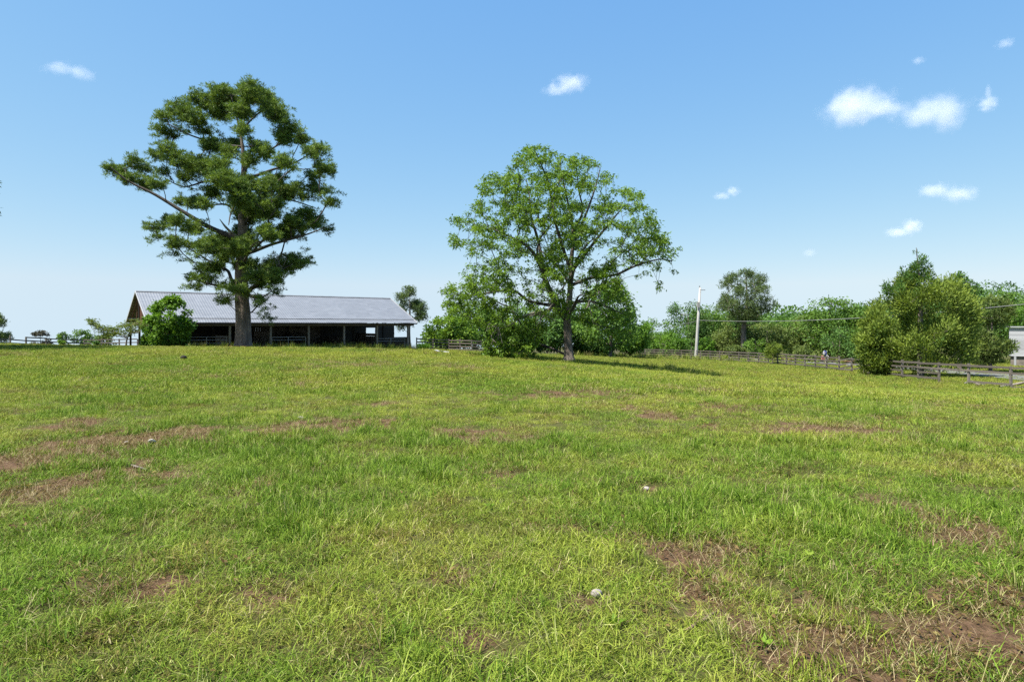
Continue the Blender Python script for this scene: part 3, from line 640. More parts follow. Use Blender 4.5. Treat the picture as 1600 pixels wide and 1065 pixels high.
for pts, r0, dep in [([(887, 500), (870, 478), (853, 439), (841, 408), (823, 384), (789, 366), (764, 356)], .2, -1.2), ([(850, 434), (841, 377), (830, 339), (827, 305), (822, 280)], .11, 1.8), ([(893, 420), (924, 384), (952, 349), (975, 322)], .12, -2), ([(890, 460), (924, 434), (962, 429), (994, 415), (1030, 405), (1050, 408)], .11, -1),
                     ([(869, 476), (827, 470), (799, 453), (747, 460), (712, 460)], .11, -1.5), ([(872, 482), (840, 490), (806, 500), (778, 522), (764, 545)], .1, -2), ([(890, 482), (920, 470), (945, 478), (973, 490)], .09, -1.5), ([(892, 430), (868, 349), (861, 307), (850, 268), (838, 240)], .1, -2), ([(895, 385), (917, 331), (931, 290), (938, 262)], .09, 1.5),
                     ([(891, 440), (900, 410), (915, 385), (930, 370)], .1, -4.5), ([(890, 452), (875, 420), (850, 395), (830, 385)], .1, 4.5), ([(888, 490), (900, 470), (905, 462), (910, 460)], .09, -4.5), ([(896, 365), (910, 330), (905, 300), (900, 260)], .07, -1.5)]:
    chains.append((rc(pts, dep), list(np.linspace(r0, .025, len(pts))), 0))
spos, spar, parts = limb_skeleton(chains)
pos, par, tips = grow(spos, spar, T, bf=.28, seg=.45, rng=qr, wob=.12, sag=.03)
link('trunk', rough_trunk('pecan_trunk', parts[0][0], parts[0][1], 22, .6, .07, 4), M_bark_pecan, pecan, smooth=True)
for q, r in parts[1:]:
    q2, r2 = spline(q, r, 5); link('limb', tube_mesh('pecan_limb', q2, r2, 7), M_limb, pecan, smooth=True)
link('branches', branch_mesh('pecan_branches', pos, par, len(spos), .010, .42, 4, .07), M_limb, pecan)
kk = 32; nT = len(T); cl = np.repeat(T, kk, 0) + qr.normal(size=(nT * kk, 3)) * np.array([.13, .13, .085])
ctone = np.repeat(np.clip(qr.normal(.5, .2, nT), 0, 1), kk); D_ = qr.normal(size=(nT * kk, 3)); D_[:, 2] = D_[:, 2] * .6 - .35
link('crown', leaf_mesh('pecan_crown', cl, D_, qr.uniform(.13, .23, len(cl)), qr.uniform(.055, .09, len(cl)), .55 * ctone + .45 * qr.random(len(cl)), .12, .7, qr), M_pecan, pecan)
def dead_branch(parent, base, starts, rng, n=6, ln=1.2):
    for (a, b, Y) in starts:
        s = P(a, b, Y) - base
        for k in range(n):
            e = s + np.array([rng.normal() * .5 - .2, rng.normal() * .4, rng.normal() * .35 - .5]) * ln
            q2, r2 = spline([s, (s + e) / 2 + rng.normal(size=3) * .15 * ln, e], [.035, .025, .008], 4)
            link('dead_branch', tube_mesh('dead_branch', q2, r2, 5), M_dead, parent)
dead_branch(pecan, pec_base, [(778, 512, 35.8), (845, 488, 36.2), (862, 470, 36)], qr, 5, 1.0); dead_branch(pecan, pec_base, [(920, 470, 35.5), (935, 455, 35.5)], qr, 3, 1.3)
for pts in ([(845, 486), (822, 492), (800, 505), (785, 512)], [(864, 470), (850, 470), (832, 471)], [(868, 468), (875, 455), (886, 440)], [(864, 474), (850, 492), (838, 510)]):
    q2, r2 = spline([P(a, b, 35.9) - pec_base for a, b in pts], np.linspace(.05, .015, len(pts)), 4); link('dead_branch', tube_mesh('dead_branch', q2, r2, 6), M_dead, pecan)

# ---- generic trees
def tree(name, label, px, Y, top_row, half_px, mat, seed, *a_, lump=(.2, .36), **k_):
    return _tree(name, label, px, Y, top_row, half_px, mat, seed, lump, *a_, **k_)
def _tree(name, label, px, Y, top_row, half_px, mat, seed, lump, crown_base=.12, leaf=(.3, .16), n=7000, lumps=34, group='trees beyond the fence', shape=.5, cat='tree', bark=None, flat=1.0, kind='leaf', base_row=None, trunk=.02, gap=.0):
    g = np.random.default_rng(seed); X = (px - 800) / F * Y; z0 = tz(X, Y); H = EYE - (top_row - HOR) / F * Y - z0; R = half_px / F * Y
    root = thing(name, label, cat, (X, Y, z0 - .03), group)
    cz, hz = H * (crown_base + 1) / 2, H * (1 - crown_base) / 2
    B_ = []
    for k in range(lumps):
        t = g.uniform(-1, 1); rad = math.sqrt(max(0.02, 1 - abs(t + (shape - .5) * .8) ** 3.2)); a = g.uniform(0, 2 * math.pi); rr = g.uniform(.25, 1) ** .5
        r = g.uniform(*lump) * min(R, hz * 1.3) * (1 - .35 * max(0, t))
        B_.append((math.cos(a) * rr * rad * max(.1, R - r), math.sin(a) * rr * rad * max(.1, R * flat - r), cz + t * (hz - r * .9), r))
    B_.append((g.normal() * R * .1, 0, H - min(R, hz) * .2, min(R, hz) * .22)); B_ = np.array(B_)
    per = np.maximum(6, (n * B_[:, 3] ** 2 / (B_[:, 3] ** 2).sum()).astype(int)); C, D, v = [], [], []
    for (x, y, z, r), m_ in zip(B_, per):
        d = g.normal(size=(m_, 3)); d /= np.linalg.norm(d, axis=1)[:, None]; rad = r * (1 - (1 - gap) * .75 * g.random(m_) ** 2) * (1 + .22 * g.normal(size=m_))
        C.append(np.array([x, y, z]) + d * rad[:, None] * np.array([1, 1, .78])); e = d + g.normal(size=(m_, 3)) * .7
        if kind == 'leaf': e[:, 2] -= .3
        if kind == 'cedar': e[:, 2] += .9
        if kind == 'pine': e[:, 2] += .35
        D.append(e); v.append(np.clip(g.normal(.5, .17) + g.normal(size=m_) * .2, 0, 1))
    C, D, v = np.concatenate(C), np.concatenate(D), np.concatenate(v); keep = C[:, 2] > .1; C, D, v = C[keep], D[keep], v[keep]
    if kind == 'pine':
        m_ = 7; C = np.repeat(C, m_, 0) + g.normal(size=(len(C) * m_, 3)) * .1; D = g.normal(size=C.shape); D[:, 2] += .4; v = np.clip(np.repeat(v, m_) + g.normal(size=len(C)) * .12, 0, 1)
    tr = max(.04, trunk * H); tp = [(0, 0, -.3), (g.normal() * .02 * H, 0, H * .3), (g.normal() * .02 * H, g.normal() * .02 * H, H * .6), (0, 0, H * .93)]
    ch = [(tp, [tr * 1.25, tr * .85, tr * .5, tr * .08], -1)]; sp, pa, pt_ = limb_skeleton(ch)
    link('trunk', tube_mesh('trunk', *spline(tp, [tr * 1.25, tr * .85, tr * .5, tr * .08], 4), 8), bark or M_bark_far, root, smooth=True)
    Tg = np.concatenate([B_[:, :3], B_[:, :3] + g.normal(size=(len(B_), 3)) * B_[:, 3:4] * .5])
    po, pr_, _ = grow(sp, pa, Tg, bf=.3, seg=max(.5, H * .08), rng=g)
    link('branches', branch_mesh('branches', po, pr_, len(sp), .012 + .0012 * H, .45, 4, tr * .5), bark or M_bark_far, root)
    link('crown', leaf_mesh('crown', C, D, g.uniform(.6, 1.25, len(C)) * leaf[0], g.uniform(.7, 1.2, len(C)) * leaf[1], v, .1 if kind == 'leaf' else 0, .5, g), mat, root)
    return root

# conifers and single trees
tree('pine_tree', 'round topped pine with bare trunk rising behind the fence right of the pole', 1165, 112, 419, 52, M_pine_far, 41, .36, (.36, .1), 3600, 80, shape=.5, kind='pine', trunk=.034, gap=.3, lump=(.13, .24))
tree('pine_tree', 'slender dark pine rising behind the right end of the barn roof', 640, 98, 446, 32, M_pine_far, 43, .3, (.4, .09), 1500, 24, shape=.65, kind='pine', trunk=.025, gap=.3)
tree('pine_tree', 'dark pine cut off by the left edge above the pasture fence', -8, 95, 488, 30, M_pine_far, 44, .25, (.4, .09), 900, 18, kind='pine', shape=.6, gap=.3)
def outline_tree(name, label, cat, poly, base_px, Y, lumps, n, mat, seed, leaf, group, size=(.45, .85), depth=.85, gap=.25):
    g = np.random.default_rng(seed); X = (base_px - 800) / F * Y; z0 = tz(X, Y); base = np.array([X, Y, z0 - .03]); root = thing(name, label, cat, base, group)
    xs, ys = [q[0] for q in poly], [q[1] for q in poly]; a = g.uniform(min(xs), max(xs), 4000); b = g.uniform(min(ys), max(ys), 4000); ok = in_poly(a, b, poly); a, b = a[ok], b[ok]
    B_ = []
    for px_, r_ in zip(a[:lumps], b[:lumps]):
        row_in = [x for x in np.linspace(min(xs), max(xs), 80) if in_poly(np.array([x]), np.array([r_]), poly)[0]]; lo, hi = row_in[0], row_in[-1]; hw = max(4, (hi - lo) / 2); t = (px_ - (lo + hi) / 2) / hw
        dy = g.uniform(-1, 1) * math.sqrt(max(.05, 1 - t * t)) * hw / F * Y * depth; q = P(px_, r_, Y + dy) - base
        r = min(g.uniform(*size), hw / F * Y * .75); B_.append((*q, r))
    B_ = np.array(B_); per = np.maximum(8, (n * B_[:, 3] ** 2 / (B_[:, 3] ** 2).sum()).astype(int)); C, D, v = [], [], []
    for (x, y, z, r), m_ in zip(B_, per):
        d = g.normal(size=(m_, 3)); d /= np.linalg.norm(d, axis=1)[:, None]; rad = r * (1 - (1 - gap) * g.random(m_) ** 2) * (1 + .2 * g.normal(size=m_))
        C.append(np.array([x, y, z]) + d * rad[:, None] * np.array([.75, .75, 1.0])); e = d * .7 + g.normal(size=(m_, 3)) * .35; e[:, 2] += .75; e[:, 0] += .35 * np.sign(x); D.append(e); v.append(np.clip(g.normal(.5, .15) + g.normal(size=m_) * .18, 0, 1))
    C, D, v = np.concatenate(C), np.concatenate(D), np.concatenate(v); keep = C[:, 2] > .1; C, D, v = C[keep], D[keep], v[keep]; H = B_[:, 2].max() + .4
    tp = [(0, 0, -.3), (0, 0, H * .4), (0, 0, H * .7), (B_[B_[:, 2].argmax(), 0], 0, H)]; sp, pa, _ = limb_skeleton([(tp, [.2, .15, .09, .02], -1)])
    link('trunk', tube_mesh('trunk', *spline(tp, [.2, .15, .09, .02], 4), 8), M_bark_far, root, smooth=True); po, pr_, _ = grow(sp, pa, B_[:, :3], bf=.2, seg=.7, rng=g)
    link('branches', branch_mesh('branches', po, pr_, len(sp), .014, .42, 4, .08), M_bark_far, root); link('crown', leaf_mesh('crown', C, D, g.uniform(.6, 1.25, len(C)) * leaf[0], g.uniform(.7, 1.2, len(C)) * leaf[1], v, 0, .3, g), mat, root); return root
outline_tree('cedar_tree', 'bushy yellow green cedar growing through the fence at the right', 'tree', [(1352, 580), (1345, 545), (1350, 520), (1362, 495), (1372, 475), (1388, 462), (1395, 448), (1408, 440), (1420, 432), (1436, 438), (1450, 428), (1470, 434), (1490, 440), (1512, 452), (1522, 475), (1528, 505), (1530, 540), (1520, 565), (1480, 572)], 1440, 53.5, 300, 40000, M_cedar, 51, (.3, .085), 'trees beyond the fence', depth=.65, size=(.5, .95))
outline_tree('cedar_tree', 'thin dark spire of a cedar rising above the bushy cedar', 'tree', [(1385, 462), (1384, 448), (1400, 450), (1408, 430), (1402, 420), (1425, 426), (1430, 408), (1424, 396), (1427, 389), (1438, 402), (1447, 398), (1446, 414), (1466, 412), (1462, 424), (1450, 432), (1470, 448), (1470, 470)], 1437, 52.8, 70, 3600, M_deep, 52, (.26, .08), 'trees beyond the fence', size=(.18, .42), depth=.6, gap=.4)
tree('cedar_tree', 'low rounded cedar bush spilling over the fence left of the big cedar', 1374, 52.5, 488, 40, M_cedar, 53, .0, (.3, .1), 9000, 40, shape=.4, kind='cedar')
tree('cedar_tree', 'dark feathery cedar in front of the white building', 1548, 60, 462, 40, M_olive, 54, .02, (.42, .1), 8000, 44, shape=.4, kind='cedar', gap=.2)
tree('oak_tree', 'dark rounded tree showing above the right shoulder of the cedar', 1500, 66, 424, 34, M_deep, 55, .3, (.32, .16), 5000, 30)
tree('conifer_shrub', 'small yellow green conifer growing at the fence', 1208, 76, 534, 14, M_cedar, 56, .0, (.26, .07), 2600, 20, cat='shrub', shape=.3, kind='cedar')
# bush and sapling by the barn
tree('leafy_bush', 'lush green bush growing against the left end of the barn', 264, 51.5, 461, 37, M_lush, 61, .0, (.27, .14), 9000, 64, group='bushes round the barn', cat='bush', shape=.55, gap=.3, lump=(.12, .25))
tree('leafy_bush', 'small bright bush beside the gable posts of the barn', 232, 52.5, 492, 13, M_lush, 62, .0, (.24, .13), 1500, 14, group='bushes round the barn', cat='bush')
# trees of the line behind the field: (px, distance, top row, half width, material, seed, label)
LINE = [(700, 84, 492, 40, M_pecan, 1, 'yellow green tree low behind the corral fence left of the pecan'), (745, 92, 470, 38, M_mid, 2, 'tree rising just behind the left side of the pecan'),
        (800, 96, 470, 44, M_mid, 3, 'dark tree seen through the lower left of the pecan crown'), (855, 90, 478, 38, M_deep, 4, 'deep green tree directly behind the pecan trunk'), (905, 94, 470, 42, M_deep, 5, 'dark tree behind and right of the pecan trunk'),
        (953, 86, 438, 50, M_mid, 6, 'tallest green tree behind the right side of the pecan'), (985, 102, 488, 30, M_lush, 7, 'bright tree between the pecan and the start of the far fence'), (1020, 128, 496, 36, M_mid, 8, 'mid green tree in the gap left of the pole'),
        (1040, 112, 514, 26, M_lush, 9, 'low bright green tree behind the fence left of the pole'), (1075, 126, 468, 38, M_deep, 10, 'dark tree standing right behind the utility pole'), (1118, 128, 474, 34, M_mid, 11, 'tree between the pole and the round topped pine'),
        (1055, 105, 520, 18, M_lush, 31, 'small light green tree just left of the pole'), (1150, 116, 500, 34, M_olive, 12, 'olive tree under the round topped pine'), (1200, 120, 502, 34, M_olive, 13, 'olive green tree right of the round topped pine'), (1235, 126, 494, 34, M_mid, 14, 'tree in the dip between the pine and the rounded oak'),
        (1262, 110, 490, 28, M_olive, 15, 'olive tree at the left flank of the rounded oak'), (1296, 100, 461, 42, M_mid, 16, 'large rounded oak behind the road left of the cedar'), (1335, 98, 474, 34, M_mid, 17, 'tree half hidden by the left side of the cedar'), (1312, 92, 508, 26, M_deep, 18, 'dark low tree under the rounded oak'),
        (1560, 92, 452, 44, M_mid, 19, 'green tree on the slope above the white building'), (1602, 88, 470, 26, M_lush, 20, 'bright green tree at the right edge above the white building'), (1520, 84, 462, 32, M_mid, 21, 'tree filling the gap right of the big cedar'), (1400, 88, 470, 36, M_deep, 22, 'dark tree behind the left side of the cedar'),
        (1105, 98, 526, 13, M_lush, 23, 'light green young bush just right of the pole'), (1150, 101, 538, 16, M_olive, 24, 'dull green scrub on the fence under the round topped pine'), (1180, 108, 528, 20, M_mid, 25, 'dark scrub under the right side of the round topped pine'), (1258, 94, 536, 18, M_olive, 26, 'brownish scrub beyond the road left of the flag'),
        (1080, 112, 528, 20, M_deep, 27, 'dark scrub behind the foot of the pole'), (1000, 118, 530, 22, M_deep, 28, 'dark undergrowth at the start of the far fence'), (930, 98, 524, 34, M_deep, 29, 'dark undergrowth right of the pecan trunk'), (830, 100, 526, 40, M_deep, 30, 'dark undergrowth left of the pecan trunk'), (690, 95, 512, 26, M_mid, 32, 'scrubby tree behind the corral fence beside the barn'), (1345, 84, 520, 24, M_deep, 33, 'dark scrub behind the cedar bush')]
for px_, Y_, top, hw, mt, sd, lab in LINE:
    small = hw < 27
    tree('broadleaf_tree' if not small else 'young_tree', lab, px_, Y_, top, hw * 1.22, mt, 100 + sd, .02 if hw > 20 else 0, (.42, .24) if not small else (.32, .18), 2600 if small else 6500, 26 if small else 46, shape=.42, cat='tree' if not small else 'bush')
# far left
tree('broadleaf_tree', 'grey domed tree beyond the fence near the left edge', 63, 118, 516, 17, M_greyleaf, 71, .0, (.36, .2), 3000, 24, group='trees beyond the left fence', shape=.35)
tree('broadleaf_tree', 'dark green tree above the fence left of the barn', 128, 112, 514, 22, M_mid, 72, .0, (.36, .2), 3200, 24, group='trees beyond the left fence')
tree('broadleaf_tree', 'low green tree between the grey dome and the dark tree', 98, 108, 518, 14, M_mid, 73, .0, (.34, .2), 1800, 18, group='trees beyond the left fence')
tree('broadleaf_tree', 'low tree half hidden by the sapling left of the barn', 165, 116, 521, 20, M_olive, 74, .0, (.36, .2), 2200, 18, group='trees beyond the left fence')
tree('young_tree', 'small dark bush on the pasture fence below the dark tree', 150, 72, 533, 7, M_deep, 75, .0, (.25, .14), 700, 10, group='trees beyond the left fence', cat='bush')
tree('young_tree', 'small green bush on the pasture fence near the grey dome', 95, 70, 531, 7, M_mid, 76, .0, (.25, .14), 700, 10, group='trees beyond the left fence', cat='bush')
# tree just outside the left edge: one twig of it shows, and its shadow lies across the field
tree('pine_tree', 'tall pine just beyond the left edge, casting its shadow on the field', -256, 32.5, 10, 206, M_pine, 77, .22, (.34, .06), 8000, 100, group='pines', kind='pine', trunk=.025, shape=.5)

# sapling with level spreading branches left of the barn
sr = np.random.default_rng(9); Ys = 52.0; sb_ = P(198, 546, Ys); sb_[2] = tz(sb_[0], sb_[1]); sap = thing('sapling', 'small spreading sapling with level feathery branches left of the barn', 'tree', sb_)
def rs(pts, dep=0): return [P(a, b, Ys + d) - sb_ for (a, b), d in zip(pts, np.linspace(0, 1, len(pts)) * dep)]
ch = [(rs([(198, 549), (197, 538), (199, 528), (204, 515)]), [.09, .07, .05, .02], -1)]
for pts, dep in (([(198, 528), (185, 520), (168, 516), (152, 510), (144, 503)], -.5), ([(199, 526), (210, 514), (222, 508), (232, 506)], .5), ([(198, 530), (180, 524), (165, 522)], .8), ([(199, 526), (206, 520), (220, 518)], -.8)): ch.append((rs(pts, dep), list(np.linspace(.045, .012, len(pts))), 0))
sp, pa, pt_ = limb_skeleton(ch); T = []
for pts, rr in (([(143, 501), (146, 506), (152, 510)], .12), ([(160, 514), (170, 515), (182, 514), (192, 510)], .32), ([(200, 508), (210, 507), (220, 506), (230, 508)], .35), ([(165, 520), (175, 522), (185, 520)], .2), ([(200, 520), (212, 518)], .3)):
    for a, b in pts:
        for k in range(12): T.append(P(a, b, Ys + sr.normal() * .5) - sb_ + sr.normal(size=3) * np.array([rr, rr, rr * .45]))
T = np.array(T); po, pr_, _ = grow(sp, pa, T, bf=.3, seg=.3, rng=sr)
link('trunk', tube_mesh('sapling_trunk', *spline(pt_[0][0], pt_[0][1], 4), 7), M_bark_pecan, sap, smooth=True)
for q, r in pt_[1:]: link('limb', tube_mesh('sapling_limb', *spline(q, r, 4), 5), M_bark_pecan, sap)
link('branches', branch_mesh('sapling_branches', po, pr_, len(sp), .007, .4, 4, .03), M_bark_pecan, sap)
cl = np.repeat(T, 14, 0) + sr.normal(size=(len(T) * 14, 3)) * np.array([.14, .14, .05]); D_ = sr.normal(size=cl.shape) * np.array([1, 1, .35])
link('crown', leaf_mesh('sapling_crown', cl, D_, sr.uniform(.14, .24, len(cl)), .08, sr.random(len(cl)), .1, .8, sr), M_olive, sap)

# far wooded hill at the right
hr = np.random.default_rng(31); Cs, Ds = [], []
for k in range(420):
    a = hr.uniform(.28, 1.15); d = hr.uniform(200, 470); X, Y = d * math.sin(a), d * math.cos(a); z = tz(X, Y); H = hr.uniform(7, 12); R = hr.uniform(3.5, 6)
    dd = hr.normal(size=(330, 3)); dd /= np.linalg.norm(dd, axis=1)[:, None]; Cs.append(np.array([X, Y, z + H * .55]) + dd * np.array([R, R, H * .5]) * (1 + .12 * hr.normal(size=(330, 1)))); Ds.append(dd + hr.normal(size=dd.shape) * .5)
Cs, Ds = np.concatenate(Cs), np.concatenate(Ds)
o = link('distant_woods', leaf_mesh('distant_woods', Cs, Ds, hr.uniform(.8, 1.5, len(Cs)), hr.uniform(.5, .9, len(Cs)), np.repeat(hr.random(420), 330) * .5 + hr.random(len(Cs)) * .5, .1, .5, hr), M_deep); tag(o, 'dark wooded hill far away at the right', 'woods', kind='stuff')

# ------------------------------------------------------------------ white building, flag, small things
wb = P(1577, 560, 74); wz = tz(wb[0] + 4, wb[1]); wt = EYE - (512 - HOR) / F * 74
house = thing('white_building', 'white sided building at the right edge beyond the road', 'building', (wb[0] + 6, wb[1] + 3, wz))
UX, UY = Vector((.74, -.67, 0)).normalized(), Vector((.67, .74, 0)).normalized(); H0 = Vector((wb[0], wb[1], 0)); LW, DWD = 14.0, 6.0
zb_, ze_ = EYE - (556 - HOR) / F * 74, wt
def hb(name, a, b, z0, z1, d, mat, out=0.0): return bar(name, house, H0 + UX * a + UY * out + Vector((0, 0, (z0 + z1) / 2)), H0 + UX * b + UY * out + Vector((0, 0, (z0 + z1) / 2)), d, z1 - z0, mat)
nb = 14
for k in range(nb): z = zb_ + (ze_ - zb_) * k / nb; hb('siding_board', 0, LW, z, z + (ze_ - zb_) / nb - .012, .04, M_white, out=.004 * (k % 2))
for k in range(nb):
    z = zb_ + (ze_ - zb_) * k / nb; bar('siding_board', house, H0 + UY * .05 + Vector((0, 0, z + .1)), H0 + UY * DWD + Vector((0, 0, z + .1)), .04, (ze_ - zb_) / nb - .012, M_white)
hb('foundation', .1, LW, wz - .6, zb_ - .01, .1, M_post, out=.25)
bar('roof', house, H0 + UX * -.3 + UY * 3 + Vector((0, 0, ze_ + .1)), H0 + UX * (LW + .3) + UY * 3 + Vector((0, 0, ze_ + .1)), DWD + .5, .12, M_trim)
for a in (.6, 4, 8): bar('porch_post', house, H0 + UX * a + UY * -.9 + Vector((0, 0, wz - 1.0)), H0 + UX * a + UY * -.9 + Vector((0, 0, zb_)), .2, .2, M_white, up=UX)

fb = P(1287, 566, 72); fz = tz(fb[0], fb[1]); flag = thing('flag', 'small red white and blue flag hanging on the fence left of the cedar', 'flag', (fb[0], fb[1], fz))
rod('flag_pole', flag, Vector((fb[0] + .1, fb[1], fz - .2)), Vector((fb[0] + .35, fb[1] - .05, EYE - (547 - HOR) / F * 72)), .02, M_pole)
def cloth(name, cx, row0, row1, w, mat, dy):
    z0, z1 = EYE - (row1 - HOR) / F * 72, EYE - (row0 - HOR) / F * 72; u = np.linspace(0, 1, 9); V = []
    for j in range(7):
        t = j / 6
        for a in u: V.append(((cx - 800) / F * 72 + (a - .5) * w * (1 - .25 * t), fb[1] + dy + .06 * math.sin(a * 11 + t * 3), z1 + (z0 - z1) * t + .05 * math.sin(a * 5)))
    i = (np.arange(6)[:, None] * 9 + np.arange(8)[None]).ravel(); me = mesh_np(name, np.array(V) - np.array(flag.location), np.stack([i, i + 1, i + 10, i + 9], 1)); me.materials.append(mat)
    o = link(name, me, mat, flag, smooth=True); s = o.modifiers.new('thick', 'SOLIDIFY'); s.thickness = .015; return o
cloth('stripe_cloth', 1286, 556, 564, .42, M_red, 0); cloth('canton_cloth', 1289, 548, 556, .3, M_blue, -.06); cloth('white_cloth', 1287, 549, 554, .22, M_whitecloth, -.1); cloth('white_cloth', 1292, 555, 561, .25, M_whitecloth, -.1)

def stick(name, label, pts, rad, mat, cat='branch'):
    q = [P(a, b, 10) for a, b, *_ in pts]; out_ = []
    for (a, b, dz) in pts:
        Y = EYE * F / (b - HOR)
        for _ in range(12): Y = (EYE - tz((a - 800) / F * Y, Y) - dz) * F / (b - HOR)
        X = (a - 800) / F * Y; out_.append((X, Y, tz(X, Y) + dz))
    out_ = np.array(out_); q2, r2 = spline(out_ - out_[0], rad, 4); o = link(name, tube_mesh(name, q2, r2, 7), mat, smooth=True); o.location = out_[0]; return tag(o, label, cat)
stick('fallen_branch', 'pale broken branch lying in the grass in front of the gap in the fence', [(1506, 599, .06), (1518, 596, .16), (1527, 600, .1), (1538, 601, .05)], [.05, .09, .09, .05], M_dead)
stick('fallen_branch', 'long pale fallen pole leaning in the grass at the right edge', [(1562, 604, .06), (1578, 602, .1), (1592, 599, .25), (1612, 594, .5)], [.07, .09, .09, .06], M_dead)
stick('plastic_pipe', 'white plastic pipe lying in the grass right of the barn', [(668, 545.5, .06), (680, 547.5, .06), (692, 549.5, .06), (702, 550.5, .05)], [.06, .06, .06, .06], M_white, 'pipe')
stick('fallen_stick', 'grey stick lying across the bare soil at lower right', [(1068, 985, .006), (1078, 981, .02), (1090, 972, .016), (1100, 967, .022), (1110, 960, .012), (1123, 953, .004)], [.006, .011, .009, .012, .009, .004], M_twig, 'stick')
stick('fallen_stick', 'thin pale stick in the bare patch at left', [(205, 726, .02), (215, 729, .03), (229, 733, .02)], [.01, .014, .007], M_dead, 'stick')
def stone(label, px_, row, size, mat, seed):
    import bmesh
    g = np.random.default_rng(seed); Y = EYE * F / (row - HOR)
    for _ in range(10): Y = (EYE - tz((px_ - 800) / F * Y, Y)) * F / (row - HOR)
    X = (px_ - 800) / F * Y; bm = bmesh.new(); bmesh.ops.create_icosphere(bm, subdivisions=2, radius=1)
    for v in bm.verts:
        k = 1 + .3 * (fbm(np.array([v.co.x * 1.5 + seed]), np.array([v.co.y * 1.5 + v.co.z]), 3)[0] - .5); v.co = Vector((v.co.x * size[0] * k, v.co.y * size[1] * k, v.co.z * size[2] * k))
    me = bpy.data.meshes.new('stone'); bm.to_mesh(me); bm.free(); o = link('stone', me, mat, smooth=True); o.location = (X, Y, tz(X, Y) + size[2] * .6); o.rotation_euler = (g.normal() * .2, g.normal() * .2, g.random() * 6); return tag(o, label, 'stone', 'stones in the field')
stone('pale pinkish stone half sunk in the grass near the bottom centre', 932, 931, (.048, .034, .03), M_stone, 1)
stone('small pale stone in the grass right of the middle of the field', 1010, 765, (.045, .03, .025), M_stone, 2)
stone('flat white stone on the bare soil at left', 238, 692, (.11, .05, .022), M_pale, 3)
stone('small white stone right beside the pale stick at left', 198, 692, (.035, .03, .02), M_stone, 4)
stone('tiny white stone at the left end of the reddish bare patch', 470, 654, (.06, .04, .03), M_stone, 5)
stone('dark clod of earth in the grass before the barn', 287, 561, (.2, .14, .1), M_wood_dark, 6)

# ------------------------------------------------------------------ grass
m, nt, out = nodes('grass_blades'); L = nt.links
va = N(nt, 'ShaderNodeAttribute', attribute_name='v'); ha = N(nt, 'ShaderNodeAttribute', attribute_name='h')
ti = N(nt, 'ShaderNodeAttribute', attribute_name='tint', attribute_type='INSTANCER'); dr = N(nt, 'ShaderNodeAttribute', attribute_name='dry', attribute_type='INSTANCER')
gA = ramp(nt, va.outputs['Fac'], [(0, (0.028, 0.066, 0.006)), (0.45, (0.118, 0.205, 0.017)), (0.8, (0.195, 0.285, 0.035)), (1.0, (0.33, 0.36, 0.12))])
gB = ramp(nt, va.outputs['Fac'], [(0, (0.10, 0.125, 0.013)), (0.45, (0.255, 0.29, 0.036)), (0.8, (0.36, 0.385, 0.07)), (1.0, (0.52, 0.50, 0.20))])
gD = ramp(nt, va.outputs['Fac'], [(0, (0.035, 0.018, 0.009)), (0.5, (0.105, 0.055, 0.027)), (0.85, (0.19, 0.115, 0.058)), (1.0, (0.38, 0.29, 0.18))])
c = mixc(nt, ti.outputs['Fac'], gA, gB); c = mixc(nt, dr.outputs['Fac'], c, gD)
pbs = N(nt, 'ShaderNodeBsdfPrincipled', Roughness=0.6); pbs.inputs['Specular IOR Level'].default_value = 0.1
tr_ = N(nt, 'ShaderNodeBsdfTranslucent'); mx = N(nt, 'ShaderNodeMixShader'); mx.inputs[0].default_value = 0.22
ct = mixc(nt, 1.0, c, (1.15, 1.2, .6), 'MULTIPLY'); L.new(c, pbs.inputs['Base Color']); L.new(ct, tr_.inputs['Color']); L.new(pbs.outputs[0], mx.inputs[1]); L.new(tr_.outputs[0], mx.inputs[2]); L.new(mx.outputs[0], out.inputs[0])
M_grass = m
tuft_col = bpy.data.collections.new('grass_tuft_kinds')
def make_tuft(i, n, rad, ln, wd, lean, seed, curve=.5, pale=.06):
    g = np.random.default_rng(seed); a = g.random(n) * 2 * math.pi; r = rad * np.sqrt(g.random(n)); root = np.stack([np.cos(a) * r, np.sin(a) * r, np.full(n, -.01)], 1)
    az = g.random(n) * 2 * math.pi; dh = np.stack([np.cos(az), np.sin(az), np.zeros(n)], 1); side = np.stack([-np.sin(az + g.normal(size=n) * .5), np.cos(az), np.zeros(n)], 1)
    Lh = g.uniform(ln[0], ln[1], n); W = g.uniform(wd[0], wd[1], n); le = np.abs(g.normal(lean, .25, n)); V = []
    for k, t in enumerate((0, .4, .75, 1.0)):
        ang = le * (.5 + curve * t * 1.6); x = Lh * t * np.sin(np.minimum(ang, 1.5)); z = Lh * t * np.cos(np.minimum(ang, 1.5)); w = W * (1, .95, .6, .06)[k] * .5
        cpt = root + dh * x[:, None] + np.array([0, 0, 1]) * z[:, None]; V += [cpt - side * w[:, None], cpt + side * w[:, None]]
    V = np.stack(V, 1).reshape(-1, 3); b = np.arange(n)[:, None] * 8
    Fc = np.concatenate([b + np.array([[0, 1, 3, 2]]), b + np.array([[2, 3, 5, 4]]), b + np.array([[4, 5, 7, 6]])]); v = np.where(g.random(n) < pale, 1.0, g.random(n) * .85)
    me = mesh_np(f'tuft_{i:02d}', V, Fc, {'v': np.repeat(v, 8)}); me.materials.append(M_grass)
    o = bpy.data.objects.new(f'tuft_{i:02d}', me); tuft_col.objects.link(o)
i = 0
for s in range(4): make_tuft(i, 105, .16, (.035, .105), (.0025, .0045), .85, 300 + s, .65, .06); i += 1            # 0-3 lawn
